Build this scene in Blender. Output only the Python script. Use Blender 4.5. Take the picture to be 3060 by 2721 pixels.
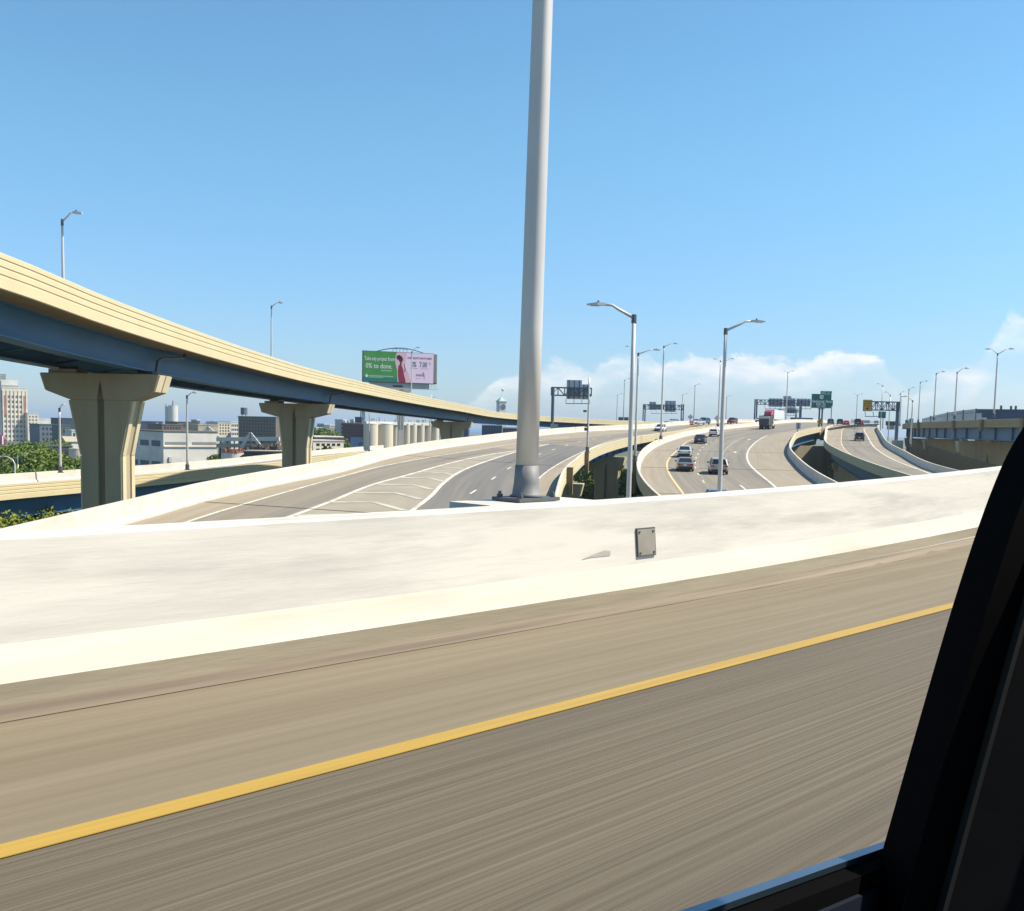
import bpy, math, random
import numpy as np
from mathutils import Vector, Matrix
random.seed(7)
rng = np.random.default_rng(7)
R = math.radians
for o in list(bpy.data.objects):
    bpy.data.objects.remove(o)
sc = bpy.context.scene
COL = sc.collection

# ------------------------------------------------------------------ camera
W, H, FPX, CX = 3060.0, 2721.0, 3060.0, 1530.0
PITCH, ROLL, HORV, CAMZ = 5.0, 1.2, 1277.0, 1.5
PY = HORV + FPX * math.tan(R(PITCH))
cd = bpy.data.cameras.new('camera')
cam = bpy.data.objects.new('camera', cd)
COL.objects.link(cam)
CM = Matrix.Rotation(R(90 - PITCH), 3, 'X') @ Matrix.Rotation(R(ROLL), 3, 'Z')
cam.matrix_world = Matrix.Translation((0, 0, CAMZ)) @ CM.to_4x4()
cd.sensor_width = 36.0
cd.lens = 36.0 * FPX / W
cd.shift_y = (PY - H / 2) / W
cd.clip_start = 0.05
cd.clip_end = 90000
sc.camera = cam
def ray(u, v):
    return CM @ Vector(((u - CX) / FPX, -(v - PY) / FPX, -1.0))

# ------------------------------------------------------------------ sky, sun, exposure
SUN_AZ, SUN_EL = 87.0, 50.0          # azimuth measured from +Y towards +X
sd = Vector((math.sin(R(SUN_AZ)) * math.cos(R(SUN_EL)), math.cos(R(SUN_AZ)) * math.cos(R(SUN_EL)), math.sin(R(SUN_EL))))
wd = bpy.data.worlds.new('World')
sc.world = wd
wd.use_nodes = True
nt = wd.node_tree
nt.nodes.clear()
N = nt.nodes.new
LK = nt.links.new
out = N('ShaderNodeOutputWorld')
bg = N('ShaderNodeBackground')
bg.inputs['Strength'].default_value = 0.090
LK(bg.outputs[0], out.inputs[0])
sky = N('ShaderNodeTexSky')
sky.sky_type = 'NISHITA'
sky.sun_disc = False
sky.sun_elevation = R(SUN_EL)
sky.sun_rotation = R(SUN_AZ)
sky.altitude = 150
sky.air_density = 1.15
sky.dust_density = 0.35
sky.ozone_density = 1.6
# banks of fair-weather cloud low over the whole horizon
geo = N('ShaderNodeTexCoord')
sep = N('ShaderNodeSeparateXYZ')
LK(geo.outputs['Generated'], sep.inputs[0])
def wmath(op, a, b=None, c=None):
    n = N('ShaderNodeMath')
    n.operation = op
    for i, x in enumerate((a, b, c)):
        if x is None:
            continue
        if isinstance(x, (int, float)):
            n.inputs[i].default_value = x
        else:
            LK(x, n.inputs[i])
    return n.outputs[0]
def wnoise(scale, detail, rough, vec, dist=0.0):
    n = N('ShaderNodeTexNoise')
    n.inputs['Scale'].default_value = scale
    n.inputs['Detail'].default_value = detail
    n.inputs['Roughness'].default_value = rough
    n.inputs['Distortion'].default_value = dist
    LK(vec, n.inputs['Vector'])
    return n.outputs['Fac']
def wmap(vec, loc, scl):
    n = N('ShaderNodeMapping')
    n.inputs['Location'].default_value = loc
    n.inputs['Scale'].default_value = scl
    LK(vec, n.inputs['Vector'])
    return n.outputs[0]
def wrange(x, a, b, c=0.0, d=1.0):
    n = N('ShaderNodeMapRange')
    n.interpolation_type = 'SMOOTHSTEP'
    for i, q in enumerate((a, b, c, d)):
        n.inputs[1 + i].default_value = q
    LK(x, n.inputs[0])
    return n.outputs[0]
az = wmath('ARCTAN2', sep.outputs['X'], sep.outputs['Y'])            # compass direction, 0 straight ahead
az01 = wmath('ADD', wmath('DIVIDE', az, 2 * math.pi), 0.5)
fc = N('ShaderNodeFloatCurve')
LK(az01, fc.inputs['Value'])
def uz(u, v):
    d = ray(u, v).normalized()
    return math.atan2(d.x, d.y) / (2 * math.pi) + 0.5, d.z
tops_ = [(0.0, .06), (.03, .09), (.06, .05), (.10, .03), (.14, .08), (.18, .10), (.21, .05), (.26, .02), (.30, .06), (.34, .07), (.37, .03), (.40, .004), (.44, .0), (.47, .002)]
tops_ += [uz(u, v) for u, v in ((1280, 1245), (1400, 1205), (1480, 1140), (1560, 1090), (1640, 1066), (1720, 1066), (1766, 1115), (1800, 1068), (1900, 1056), (2050, 1046), (2160, 1060), (2350, 1062), (2460, 1045), (2550, 1036), (2610, 1062), (2655, 1100), (2690, 1170), (2745, 1175), (2795, 1095), (2890, 1066), (2925, 1080), (2942, 985), (2980, 945), (3060, 935))]
tops_ += [(.60, .11), (.63, .07), (.67, .04), (.71, .08), (.75, .10), (.79, .05), (.84, .03), (.88, .09), (.92, .07), (.96, .04), (1.0, .06)]
cvm = fc.mapping.curves[0]
while len(cvm.points) > 2:
    cvm.points.remove(cvm.points[1])
cvm.points[0].location = (0.0, tops_[0][1] * 5)
cvm.points[1].location = (1.0, tops_[-1][1] * 5)
for x_, y_ in tops_[1:-1]:
    cvm.points.new(x_, y_ * 5)
fc.mapping.update()
top = wmath('DIVIDE', fc.outputs[0], 5.0)
full = wmap(geo.outputs['Generated'], (0.62, 0.20, 0.0), (1, 1, 1.5))
det = wnoise(22.0, 9.0, 0.62, full, 0.35)
edge = wmath('MULTIPLY', wmath('SUBTRACT', det, 0.5), 0.060)
hgt = wmath('SUBTRACT', wmath('ADD', top, edge), sep.outputs['Z'])
body = wrange(hgt, -0.001, 0.009)
thin = wrange(wnoise(9.0, 6.0, 0.6, wmap(geo.outputs['Generated'], (2.1, 0.7, 0.3), (1, 1, 3.2))), 0.36, 0.60, 0.30, 1.0)
low = wrange(sep.outputs['Z'], 0.0, 0.06, 0.35, 1.0)
fade = wrange(hgt, 0.012, 0.042, 1.0, 0.30)                         # dense along the crest, thinning below
cov = wmath('MULTIPLY', wmath('MULTIPLY', wmath('MULTIPLY', body, thin), low), fade)
cov = wmath('MULTIPLY', cov, 0.84)
shade = wnoise(11.0, 4.0, 0.55, wmap(geo.outputs['Generated'], (0.3, 0.1, 0.05), (1, 1, 2.2)))
ccol = N('ShaderNodeMixRGB')
ccol.inputs[1].default_value = (5.9, 6.4, 7.0, 1)
ccol.inputs[2].default_value = (8.6, 8.2, 7.85, 1)
LK(wrange(shade, 0.35, 0.62), ccol.inputs[0])
tint = N('ShaderNodeMixRGB')
tint.blend_type = 'MULTIPLY'
tint.inputs[0].default_value = 1.0
LK(sky.outputs[0], tint.inputs[1])
tcol = N('ShaderNodeMixRGB')
tcol.inputs[1].default_value = (0.60, 0.79, 1.14, 1)
tcol.inputs[2].default_value = (0.71, 1.08, 1.19, 1)
LK(wrange(sep.outputs['Z'], 0.0, 0.30), tcol.inputs[0])
LK(tcol.outputs[0], tint.inputs[2])
mixc = N('ShaderNodeMixRGB')
LK(cov, mixc.inputs[0])
LK(tint.outputs[0], mixc.inputs[1])
LK(ccol.outputs[0], mixc.inputs[2])
LK(mixc.outputs[0], bg.inputs['Color'])

sl = bpy.data.lights.new('sun', 'SUN')
sl.energy = 5.0
sl.angle = R(0.5)
sl.color = (1.0, 0.91, 0.77)
so = bpy.data.objects.new('sun', sl)
COL.objects.link(so)
so.rotation_euler = (-sd).to_track_quat('-Z', 'Y').to_euler()
so.location = (60, 0, 80)

sc.view_settings.view_transform = 'Standard'
sc.view_settings.look = 'None'
sc.view_settings.gamma = 1.0
sc.view_settings.exposure = 0.66
sc.view_settings.use_curve_mapping = False
sc.render.engine = 'CYCLES'
sc.cycles.use_denoising = True
sc.cycles.max_bounces = 6
sc.cycles.transparent_max_bounces = 6

# ------------------------------------------------------------------ measuring helpers (pixel of the 3060 px photograph -> place in the world)
def P(u, v, Y):
    d = ray(u, v)
    return Vector((0, 0, CAMZ)) + d * (Y / d.y)
def zat(u, v, Y):
    return P(u, v, Y).z
def solve(u, v, g, y0=12.0, y1=420.0):
    prev = y0
    gp = g(P(u, v, y0))
    y = y0
    while y < y1:
        y += 2.0
        gc = g(P(u, v, y))
        if gp > 0 >= gc:
            a, b = prev, y
            for _ in range(30):
                m = (a + b) / 2
                if g(P(u, v, m)) > 0:
                    a = m
                else:
                    b = m
            return P(u, v, (a + b) / 2)
        prev, gp = y, gc
    return P(u, v, y1)

class Line:
    """a smooth edge through measured points, addressed by its distance Y ahead"""
    def __init__(self, pts):
        pts = sorted([tuple(p) for p in pts], key=lambda p: p[1])
        self.y = np.array([p[1] for p in pts])
        self.x = np.array([p[0] for p in pts])
        self.zz = np.array([p[2] for p in pts])
        def tang(a):
            d = np.diff(a) / np.diff(self.y)
            t = np.empty_like(a)
            t[0], t[-1] = d[0], d[-1]
            t[1:-1] = (d[:-1] + d[1:]) / 2
            return t
        self.tx, self.tz = tang(self.x), tang(self.zz)
    def _ev(self, a, t, Y):
        if Y <= self.y[0]:
            return a[0] + t[0] * (Y - self.y[0])
        if Y >= self.y[-1]:
            return a[-1] + t[-1] * (Y - self.y[-1])
        i = int(np.searchsorted(self.y, Y) - 1)
        h = self.y[i + 1] - self.y[i]
        s = (Y - self.y[i]) / h
        return ((2*s**3 - 3*s*s + 1) * a[i] + (s**3 - 2*s*s + s) * h * t[i] + (-2*s**3 + 3*s*s) * a[i+1] + (s**3 - s*s) * h * t[i+1])
    def p(self, Y):
        return Vector((float(self._ev(self.x, self.tx, Y)), float(Y), float(self._ev(self.zz, self.tz, Y))))

class Road:
    def __init__(self, L, Rr, y0, y1):
        self.L, self.R, self.y0, self.y1 = L, Rr, y0, y1
    def z(self, x, y):
        a, b = self.L.p(y), self.R.p(y)
        t = (x - a.x) / (b.x - a.x)
        return a.z + (b.z - a.z) * t
    def s(self, u, v, dz=0.0):
        return solve(u, v, lambda p: p.z - self.z(p.x, p.y) - dz, max(12, self.y0 - 25), self.y1 + 60)
    def at(self, t, y, dz=0.0):
        a, b = self.L.p(y), self.R.p(y)
        q = a.lerp(b, t)
        q.z += dz
        return q
    def head(self, y):
        d = (self.at(.5, y + 1) - self.at(.5, y - 1))
        return d.normalized()

# ------------------------------------------------------------------ mesh helpers
class MB:
    def __init__(self):
        self.v, self.f, self.m, self.uv = [], [], [], None
    def add(self, verts, faces, mat=0):
        b = len(self.v)
        self.v.extend([tuple(p) for p in verts])
        for q in faces:
            self.f.append(tuple(b + i for i in q))
            self.m.append(mat)
        return self
    def box(self, c, s, rz=0.0, mat=0, M=None):
        hx, hy, hz = s[0] / 2, s[1] / 2, s[2] / 2
        vs = [Vector((x, y, z)) for z in (-hz, hz) for y in (-hy, hy) for x in (-hx, hx)]
        rot = M if M is not None else Matrix.Rotation(rz, 3, 'Z')
        vs = [rot @ q + Vector(c) for q in vs]
        return self.add(vs, [(0, 2, 3, 1), (4, 5, 7, 6), (0, 1, 5, 4), (2, 6, 7, 3), (0, 4, 6, 2), (1, 3, 7, 5)], mat)
    def bx(self, x0, x1, y0, y1, z0, z1, mat=0):
        return self.box(((x0+x1)/2, (y0+y1)/2, (z0+z1)/2), (abs(x1-x0), abs(y1-y0), abs(z1-z0)), 0, mat)
    def beam(self, a, b, w, h=None, mat=0):
        a, b = Vector(a), Vector(b)
        h = h or w
        d = (b - a)
        L = d.length
        d.normalize()
        up = Vector((0, 0, 1)) if abs(d.z) < .98 else Vector((0, 1, 0))
        r = d.cross(up).normalized()
        u = r.cross(d)
        vs = []
        for q in (a, b):
            for sx, sz in ((-1, -1), (1, -1), (1, 1), (-1, 1)):
                vs.append(q + r * (sx * w / 2) + u * (sz * h / 2))
        return self.add(vs, [(0, 1, 2, 3), (7, 6, 5, 4), (0, 4, 5, 1), (1, 5, 6, 2), (2, 6, 7, 3), (3, 7, 4, 0)], mat)
    def tube(self, pts, rad, n=8, mat=0, cap=True):
        pts = [Vector(p) for p in pts]
        rs = rad if isinstance(rad, (list, tuple)) else [rad] * len(pts)
        b = len(self.v)
        up0 = None
        for i, p in enumerate(pts):
            d = (pts[min(i+1, len(pts)-1)] - pts[max(i-1, 0)]).normalized()
            up = up0 if up0 is not None else (Vector((0, 0, 1)) if abs(d.z) < .9 else Vector((0, 1, 0)))
            r = d.cross(up)
            if r.length < 1e-4:
                r = d.cross(Vector((1, 0, 0)))
            r.normalize()
            u = r.cross(d)
            up0 = u
            for k in range(n):
                a = 2 * math.pi * k / n
                self.v.append(tuple(p + (r * math.cos(a) + u * math.sin(a)) * rs[i]))
        for i in range(len(pts) - 1):
            for k in range(n):
                k2 = (k + 1) % n
                self.f.append((b + i*n + k, b + i*n + k2, b + (i+1)*n + k2, b + (i+1)*n + k))
                self.m.append(mat)
        if cap:
            self.f.append(tuple(b + k for k in reversed(range(n))))
            self.m.append(mat)
            e = b + (len(pts) - 1) * n
            self.f.append(tuple(e + k for k in range(n)))
            self.m.append(mat)
        return self
    def prism(self, poly, y0, y1, M=None, mat=0):
        """poly in local (x, z), extruded along local y"""
        n = len(poly)
        vs = [Vector((x, y0, z)) for x, z in poly] + [Vector((x, y1, z)) for x, z in poly]
        if M is not None:
            vs = [M @ q for q in vs]
        fs = [tuple(range(n)), tuple(reversed(range(n, 2 * n)))]
        fs += [(i, n + i, n + (i + 1) % n, (i + 1) % n) for i in range(n)]
        return self.add(vs, fs, mat)
    def sweep(self, path, prof, side=1.0, mats=None, cap=True, closed=True):
        """profile (offset to the side, height) carried along a path"""
        path = [Vector(p) for p in path]
        n = len(prof)
        b = len(self.v)
        for i, p in enumerate(path):
            d = path[min(i+1, len(path)-1)] - path[max(i-1, 0)]
            d.z = 0
            d.normalize()
            rt = Vector((d.y, -d.x, 0)) * side
            for o, z in prof:
                self.v.append((p.x + rt.x * o, p.y + rt.y * o, p.z + z))
        m = n if closed else n - 1
        for i in range(len(path) - 1):
            for k in range(m):
                k2 = (k + 1) % n
                q = (b + i*n + k, b + i*n + k2, b + (i+1)*n + k2, b + (i+1)*n + k)
                self.f.append(q if side < 0 else tuple(reversed(q)))
                self.m.append(mats[k] if mats else 0)
        if cap and closed:
            self.f.append(tuple(b + k for k in range(n)))
            self.m.append(mats[0] if mats else 0)
            e = b + (len(path) - 1) * n
            self.f.append(tuple(e + k for k in reversed(range(n))))
            self.m.append(mats[0] if mats else 0)
        return self
    def build(self, name, mat, parent=None, smooth=False, uvs=None):
        me = bpy.data.meshes.new(name)
        me.from_pydata(self.v, [], self.f)
        ml = mat if isinstance(mat, (list, tuple)) else [mat]
        for q in ml:
            me.materials.append(MT[q] if isinstance(q, str) else q)
        if len(ml) > 1:
            me.polygons.foreach_set('material_index', self.m)
        if smooth:
            me.polygons.foreach_set('use_smooth', [True] * len(me.polygons))
        me.update()
        o = bpy.data.objects.new(name, me)
        COL.objects.link(o)
        if parent is not None:
            adopt(o, parent)
        return o

def adopt(o, parent):
    o.parent = parent
    o.matrix_parent_inverse = parent_world(parent).inverted()
def parent_world(p):
    if p.parent is None:
        return p.matrix_basis.copy()
    return parent_world(p.parent) @ p.matrix_parent_inverse @ p.matrix_basis
def tag(o, label=None, cat=None, group=None, kind=None):
    if label: o['label'] = label
    if cat: o['category'] = cat
    if group: o['group'] = group
    if kind: o['kind'] = kind
    return o
def thing(name, label, cat, loc=(0, 0, 0), group=None, rz=0.0):
    o = bpy.data.objects.new(name, None)
    o.empty_display_size = 0.3
    COL.objects.link(o)
    o.location = loc
    o.rotation_euler = (0, 0, rz)
    return tag(o, label, cat, group)
def text(s, size, M, mat, parent, name='lettering', align='CENTER', xs=1.0):
    c = bpy.data.curves.new(name, 'FONT')
    c.body = s
    c.size = size
    c.align_x = align
    c.align_y = 'CENTER'
    c.extrude = 0.004
    c.offset = size * 0.012
    c.resolution_u = 2
    c.materials.append(MT[mat])
    f_ = bpy.data.objects.new(name, c)
    COL.objects.link(f_)
    bpy.context.view_layer.update()
    me = bpy.data.meshes.new_from_object(f_.evaluated_get(bpy.context.evaluated_depsgraph_get()))
    bpy.data.objects.remove(f_)
    o = bpy.data.objects.new(name, me)
    COL.objects.link(o)
    o.matrix_world = M @ Matrix.Diagonal((xs, 1, 1, 1))
    if parent is not None:
        adopt(o, parent)
    return o

# ------------------------------------------------------------------ materials
MT = {}
def pm(name, c1, c2=None, rough=0.8, scale=1.0, stretch=(1, 1, 1), coord='Object', detail=5.0, lo=0.35, hi=0.65, metal=0.0, bump=0.0, rot=0.0, spec=0.4, c3=None, scale3=0.2, stretch3=(1, 1, 1), coat=0.0, a3=0.5, lo3=0.5, hi3=0.7):
    m = bpy.data.materials.new(name)
    m.use_nodes = True
    t = m.node_tree
    b = t.nodes['Principled BSDF']
    b.inputs['Roughness'].default_value = rough
    b.inputs['Metallic'].default_value = metal
    b.inputs['Specular IOR Level'].default_value = spec
    b.inputs['Coat Weight'].default_value = coat
    b.inputs['Base Color'].default_value = (*c1, 1)
    MT[name] = m
    if c2 is None:
        return m
    tc = t.nodes.new('ShaderNodeTexCoord')
    def noise(sc_, st, det, lo_, hi_):
        mp = t.nodes.new('ShaderNodeMapping')
        mp.vector_type = 'TEXTURE' if False else 'POINT'
        rt = t.nodes.new('ShaderNodeMapping')
        rt.inputs['Rotation'].default_value = (0, 0, rot)
        t.links.new(tc.outputs[coord], rt.inputs[0])
        mp.inputs['Scale'].default_value = st
        t.links.new(rt.outputs[0], mp.inputs[0])
        nz = t.nodes.new('ShaderNodeTexNoise')
        nz.inputs['Scale'].default_value = sc_
        nz.inputs['Detail'].default_value = det
        nz.inputs['Roughness'].default_value = 0.6
        t.links.new(mp.outputs[0], nz.inputs['Vector'])
        mr = t.nodes.new('ShaderNodeMapRange')
        mr.inputs[1].default_value = lo_
        mr.inputs[2].default_value = hi_
        t.links.new(nz.outputs['Fac'], mr.inputs[0])
        return mr.outputs[0]
    f = noise(scale, stretch, detail, lo, hi)
    mx = t.nodes.new('ShaderNodeMixRGB')
    mx.inputs[1].default_value = (*c1, 1)
    mx.inputs[2].default_value = (*c2, 1)
    t.links.new(f, mx.inputs[0])
    res = mx.outputs[0]
    if c3 is not None:
        g = noise(scale3, stretch3, 4.0, lo3, hi3)
        k = t.nodes.new('ShaderNodeMath')
        k.operation = 'MULTIPLY'
        k.inputs[1].default_value = a3
        t.links.new(g, k.inputs[0])
        m2 = t.nodes.new('ShaderNodeMixRGB')
        m2.inputs[2].default_value = (*c3, 1)
        t.links.new(k.outputs[0], m2.inputs[0])
        t.links.new(res, m2.inputs[1])
        res = m2.outputs[0]
    t.links.new(res, b.inputs['Base Color'])
    if bump:
        bp = t.nodes.new('ShaderNodeBump')
        bp.inputs['Strength'].default_value = bump
        bp.inputs['Distance'].default_value = 0.02
        t.links.new(f, bp.inputs['Height'])
        t.links.new(bp.outputs[0], b.inputs['Normal'])
    return m

DANG = R(45.4)          # our own carriageway runs 45 degrees to the right of the view
# near road: longitudinally tined concrete (rotated so that local x runs along the road)
NR = -(math.pi / 2 - DANG)
pm('near_lane', (0.090, 0.071, 0.046), (0.142, 0.116, 0.079), .85, 5.0, (0.03, 10.0, 1), rot=NR, lo=.36, hi=.66, bump=.25, c3=(0.060, 0.050, 0.037), scale3=0.7, stretch3=(0.10, 1.1, 1), a3=.65, lo3=.50, hi3=.72)
pm('near_shoulder', (0.168, 0.134, 0.083), (0.205, 0.168, 0.110), .85, 3.0, (0.05, 3.0, 1), rot=NR, lo=.36, hi=.66, bump=.2, c3=(0.145, 0.11, 0.068), scale3=0.7, stretch3=(0.10, 1.2, 1), a3=.65, lo3=.5, hi3=.7)
pm('yellow_paint', (0.42, 0.265, 0.045), (0.36, 0.225, 0.04), .6, 6, (.1, 4, 1), rot=NR, c3=(0.27, 0.20, 0.085), scale3=2.2, stretch3=(.12, 5, 1), a3=.7, lo3=.5, hi3=.7)
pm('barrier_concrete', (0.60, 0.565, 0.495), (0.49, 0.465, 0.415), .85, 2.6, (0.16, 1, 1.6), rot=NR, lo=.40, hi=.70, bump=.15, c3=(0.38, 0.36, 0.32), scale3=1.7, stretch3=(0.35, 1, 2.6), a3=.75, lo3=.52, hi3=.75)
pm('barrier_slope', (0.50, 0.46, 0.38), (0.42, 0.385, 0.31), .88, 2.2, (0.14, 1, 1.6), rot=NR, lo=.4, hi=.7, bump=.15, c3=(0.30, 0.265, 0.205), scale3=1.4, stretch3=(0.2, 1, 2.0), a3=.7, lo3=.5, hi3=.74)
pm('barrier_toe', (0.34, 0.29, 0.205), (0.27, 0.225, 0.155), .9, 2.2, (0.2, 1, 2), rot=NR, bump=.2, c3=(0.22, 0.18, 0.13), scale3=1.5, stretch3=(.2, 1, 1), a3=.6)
pm('parapet_inner', (0.56, 0.525, 0.455), (0.49, 0.455, 0.39), .85, .8, (1, 1, 2.5), c3=(0.42, 0.38, 0.31), scale3=.35, stretch3=(1, 1, 2), a3=.6)
pm('parapet_yellow', (0.54, 0.465, 0.29), (0.51, 0.435, 0.265), .7, .6, (1, 1, 1.5), c3=(0.52, 0.43, 0.24), scale3=.25, a3=.5)
pm('deck_concrete', (0.24, 0.18, 0.085), (0.21, 0.155, 0.075), .85, .7)
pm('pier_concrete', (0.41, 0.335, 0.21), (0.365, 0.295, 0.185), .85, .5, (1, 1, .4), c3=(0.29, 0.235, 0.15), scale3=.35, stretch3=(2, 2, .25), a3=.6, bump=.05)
pm('pier_sunlit', (0.60, 0.52, 0.34), (0.54, 0.465, 0.30), .85, .8)  # paler pier concrete, sunlight on side faces put into the colour
pm('blue_steel', (0.055, 0.16, 0.275), (0.046, 0.138, 0.24), .5, .25, (1, 1, 3), spec=.3, c3=(0.045, 0.105, 0.175), scale3=.12, a3=.6)
pm('dark_steel', (0.05, 0.055, 0.06), None, .6)
pm('bearing', (0.06, 0.05, 0.04), None, .8)
pm('pave', (0.255, 0.212, 0.152), (0.30, 0.255, 0.19), .9, .9, (2.2, .06, 1), 'UV', c3=(0.24, 0.205, 0.16), scale3=.25, stretch3=(1.5, .08, 1), a3=.5)
pm('pave_lane', (0.19, 0.165, 0.128), (0.24, 0.21, 0.162), .88, 1.0, (2.0, .03, 1), 'UV', c3=(0.125, 0.12, 0.115), scale3=.32, stretch3=(1.8, .03, 1), a3=.75, lo3=.47, hi3=.68)
pm('pave_dark', (0.14, 0.131, 0.118), (0.185, 0.168, 0.142), .88, 1.0, (2.0, .03, 1), 'UV', c3=(0.10, 0.10, 0.10), scale3=.3, stretch3=(1.8, .03, 1), a3=.7, lo3=.45, hi3=.65)
pm('pave_gore', (0.31, 0.275, 0.215), (0.265, 0.232, 0.178), .9, .5, (1, .3, 1), 'UV', c3=(0.21, 0.185, 0.15), scale3=.2, a3=.5)
pm('joint', (0.13, 0.115, 0.095), None, .8)
pm('white_paint', (0.68, 0.64, 0.55), (0.50, 0.46, 0.38), .6, 1.2, c3=(0.36, 0.31, 0.24), scale3=.6, a3=.7)
pm('worn_yellow', (0.70, 0.50, 0.20), (0.60, 0.46, 0.24), .7, .8)
pm('galv', (0.62, 0.585, 0.54), (0.53, 0.50, 0.465), .45, 3, (1, 1, .2), metal=.2, spec=.5)
pm('galv_mid', (0.22, 0.215, 0.21), (0.17, 0.168, 0.165), .6, 6, metal=.1)
pm('galv_dark', (0.12, 0.125, 0.13), (0.09, 0.095, 0.10), .5, 2, metal=.3)
pm('lamp_lens', (0.55, 0.56, 0.55), None, .25)
pm('sign_back', (0.58, 0.59, 0.60), (0.50, 0.51, 0.52), .6, .8)
pm('sign_rib', (0.06, 0.065, 0.07), None, .6)
pm('gantry_blue', (0.09, 0.125, 0.165), None, .5, metal=.2)
pm('sign_green', (0.0, 0.135, 0.095), (0.0, 0.12, 0.085), .45, 1)
pm('sign_white', (0.75, 0.78, 0.76), None, .5)
pm('sign_black', (0.02, 0.02, 0.02), None, .5)
pm('sign_yellow', (0.62, 0.33, 0.02), (0.56, 0.29, 0.02), .5, 1.5)
pm('orange', (0.80, 0.16, 0.03), None, .6)
pm('glass', (0.015, 0.02, 0.025), None, .08, spec=.7)
pm('tyre', (0.012, 0.012, 0.013), None, .8)
pm('rim', (0.45, 0.45, 0.46), None, .3, metal=.8)
pm('tail_red', (0.45, 0.02, 0.02), None, .25)
pm('head_lens', (0.8, 0.8, 0.78), None, .15)
pm('trim_black', (0.02, 0.02, 0.022), None, .5)
pm('plate', (0.65, 0.65, 0.65), None, .5)
for nm, c in (('blue', (0.055, 0.10, 0.20)), ('grey', (0.22, 0.205, 0.19)), ('silver', (0.56, 0.58, 0.61)), ('white', (0.66, 0.66, 0.65)), ('navy', (0.03, 0.045, 0.075)),
              ('darkred', (0.20, 0.012, 0.015)), ('black', (0.015, 0.015, 0.018)), ('pewter', (0.33, 0.32, 0.305)), ('red', (0.55, 0.03, 0.05)), ('slate', (0.06, 0.075, 0.10))):
    pm('car_' + nm, c, None, .28, metal=.25 if nm not in ('white', 'red') else 0.0, coat=.6)
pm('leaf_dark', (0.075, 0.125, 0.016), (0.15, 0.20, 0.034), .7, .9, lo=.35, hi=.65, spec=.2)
pm('leaf_lit', (0.14, 0.185, 0.022), (0.24, 0.27, 0.04), .7, .9, spec=.2)  # sunlight on the leaves put into this brighter green
pm('bark', (0.08, 0.06, 0.045), (0.05, 0.04, 0.03), .9, 3)
pm('grass', (0.07, 0.11, 0.03), (0.12, 0.16, 0.05), .9, .3, c3=(0.22, 0.19, 0.13), scale3=.02, a3=.8, lo3=.45, hi3=.6)
pm('city_ground', (0.12, 0.13, 0.085), (0.20, 0.19, 0.16), .95, .02, c3=(0.06, 0.085, 0.04), scale3=.008, a3=.8, lo3=.42, hi3=.55)
pm('lake', (0.035, 0.11, 0.22), (0.03, 0.095, 0.20), .25, .002, (1, .2, 1), spec=.4)
pm('hill', (0.06, 0.11, 0.085), (0.045, 0.085, 0.075), .9, .02)

# ================================================================== the setting
GZ = -15.0
g = MB()
g.add([(-40000, -3000, GZ), (40000, -3000, GZ), (40000, 60000, GZ), (-40000, 60000, GZ)], [(0, 1, 2, 3)])
tag(g.build('ground', 'city_ground'), 'flat city ground of lots, streets and greenery below the ramps', kind='structure')
g = MB()
g.add([(-40000, 2600, GZ + .3), (900, 2600, GZ + .3), (3000, 60000, GZ + .3), (-40000, 60000, GZ + .3)], [(0, 1, 2, 3)])
tag(g.build('lake', 'lake'), 'deep blue lake lying along the horizon behind the city', kind='structure')
g = MB()
g.add([(-12, 120, GZ + .02), (60, 120, GZ + .02), (90, 330, GZ + .02), (0, 330, GZ + .02)], [(0, 1, 2, 3)])
tag(g.build('lawn', 'grass'), 'patch of grass on the ground seen between the ramp piers', kind='structure')
# wooded shore far out by the lake
g = MB()
n = 60
rows = []
for j in range(5):
    for i in range(n + 1):
        t = i / n
        u = 596 + (735 - 596) * t
        h = 21 * math.sin(math.pi * t) ** .5 * (0.85 + .12 * math.sin(t * 9) + .05 * math.sin(t * 31)) * math.sin(math.pi * j / 4)
        p = P(u, 1256, 2500 + 60 * j)
        rows.append((p.x, p.y, GZ - 1 + h + (rng.random() * 1.6 if 0 < j < 4 else 0)))
fs = []
for j in range(4):
    for i in range(n):
        a = j * (n + 1) + i
        fs.append((a, a + 1, a + n + 2, a + n + 1))
g.add(rows, fs)
tag(g.build('hill', 'hill', smooth=True), 'low wooded hill on the lake shore beyond the grey factory', kind='structure')

pm('gutter_dirt', (0.23, 0.185, 0.13), (0.14, 0.11, 0.08), .95, 2.0, (.12, 2.0, 1), rot=NR, c3=(0.32, 0.27, 0.20), scale3=1.2, stretch3=(.1, 3, 1), a3=.7)
# ------------------------------------------------------------------ our own carriageway
DV = Vector((math.sin(DANG), math.cos(DANG), 0))       # direction of travel
NV = Vector((-DV.y, DV.x, 0))                           # to the left, towards the barrier
def NP(s, t, z=0.0):
    q = DV * s + NV * t
    return Vector((q.x, q.y, z))
D0 = 5.55                                               # camera to barrier foot
S0, S1 = -60.0, 130.0
road = thing('road', 'elevated concrete carriageway in the foreground, viewed from the car', 'road')
road['kind'] = 'structure'
del road['category']
def slab(name, t0, t1, z0, z1, mat, s0=S0, s1=S1, par=road):
    m = MB()
    m.add([NP(s0, t0, z0), NP(s1, t0, z0), NP(s1, t1, z0), NP(s0, t1, z0), NP(s0, t0, z1), NP(s1, t0, z1), NP(s1, t1, z1), NP(s0, t1, z1)],
          [(3, 2, 1, 0), (4, 5, 6, 7), (0, 1, 5, 4), (1, 2, 6, 5), (2, 3, 7, 6), (3, 0, 4, 7)])
    return m.build(name, mat, par)
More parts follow.
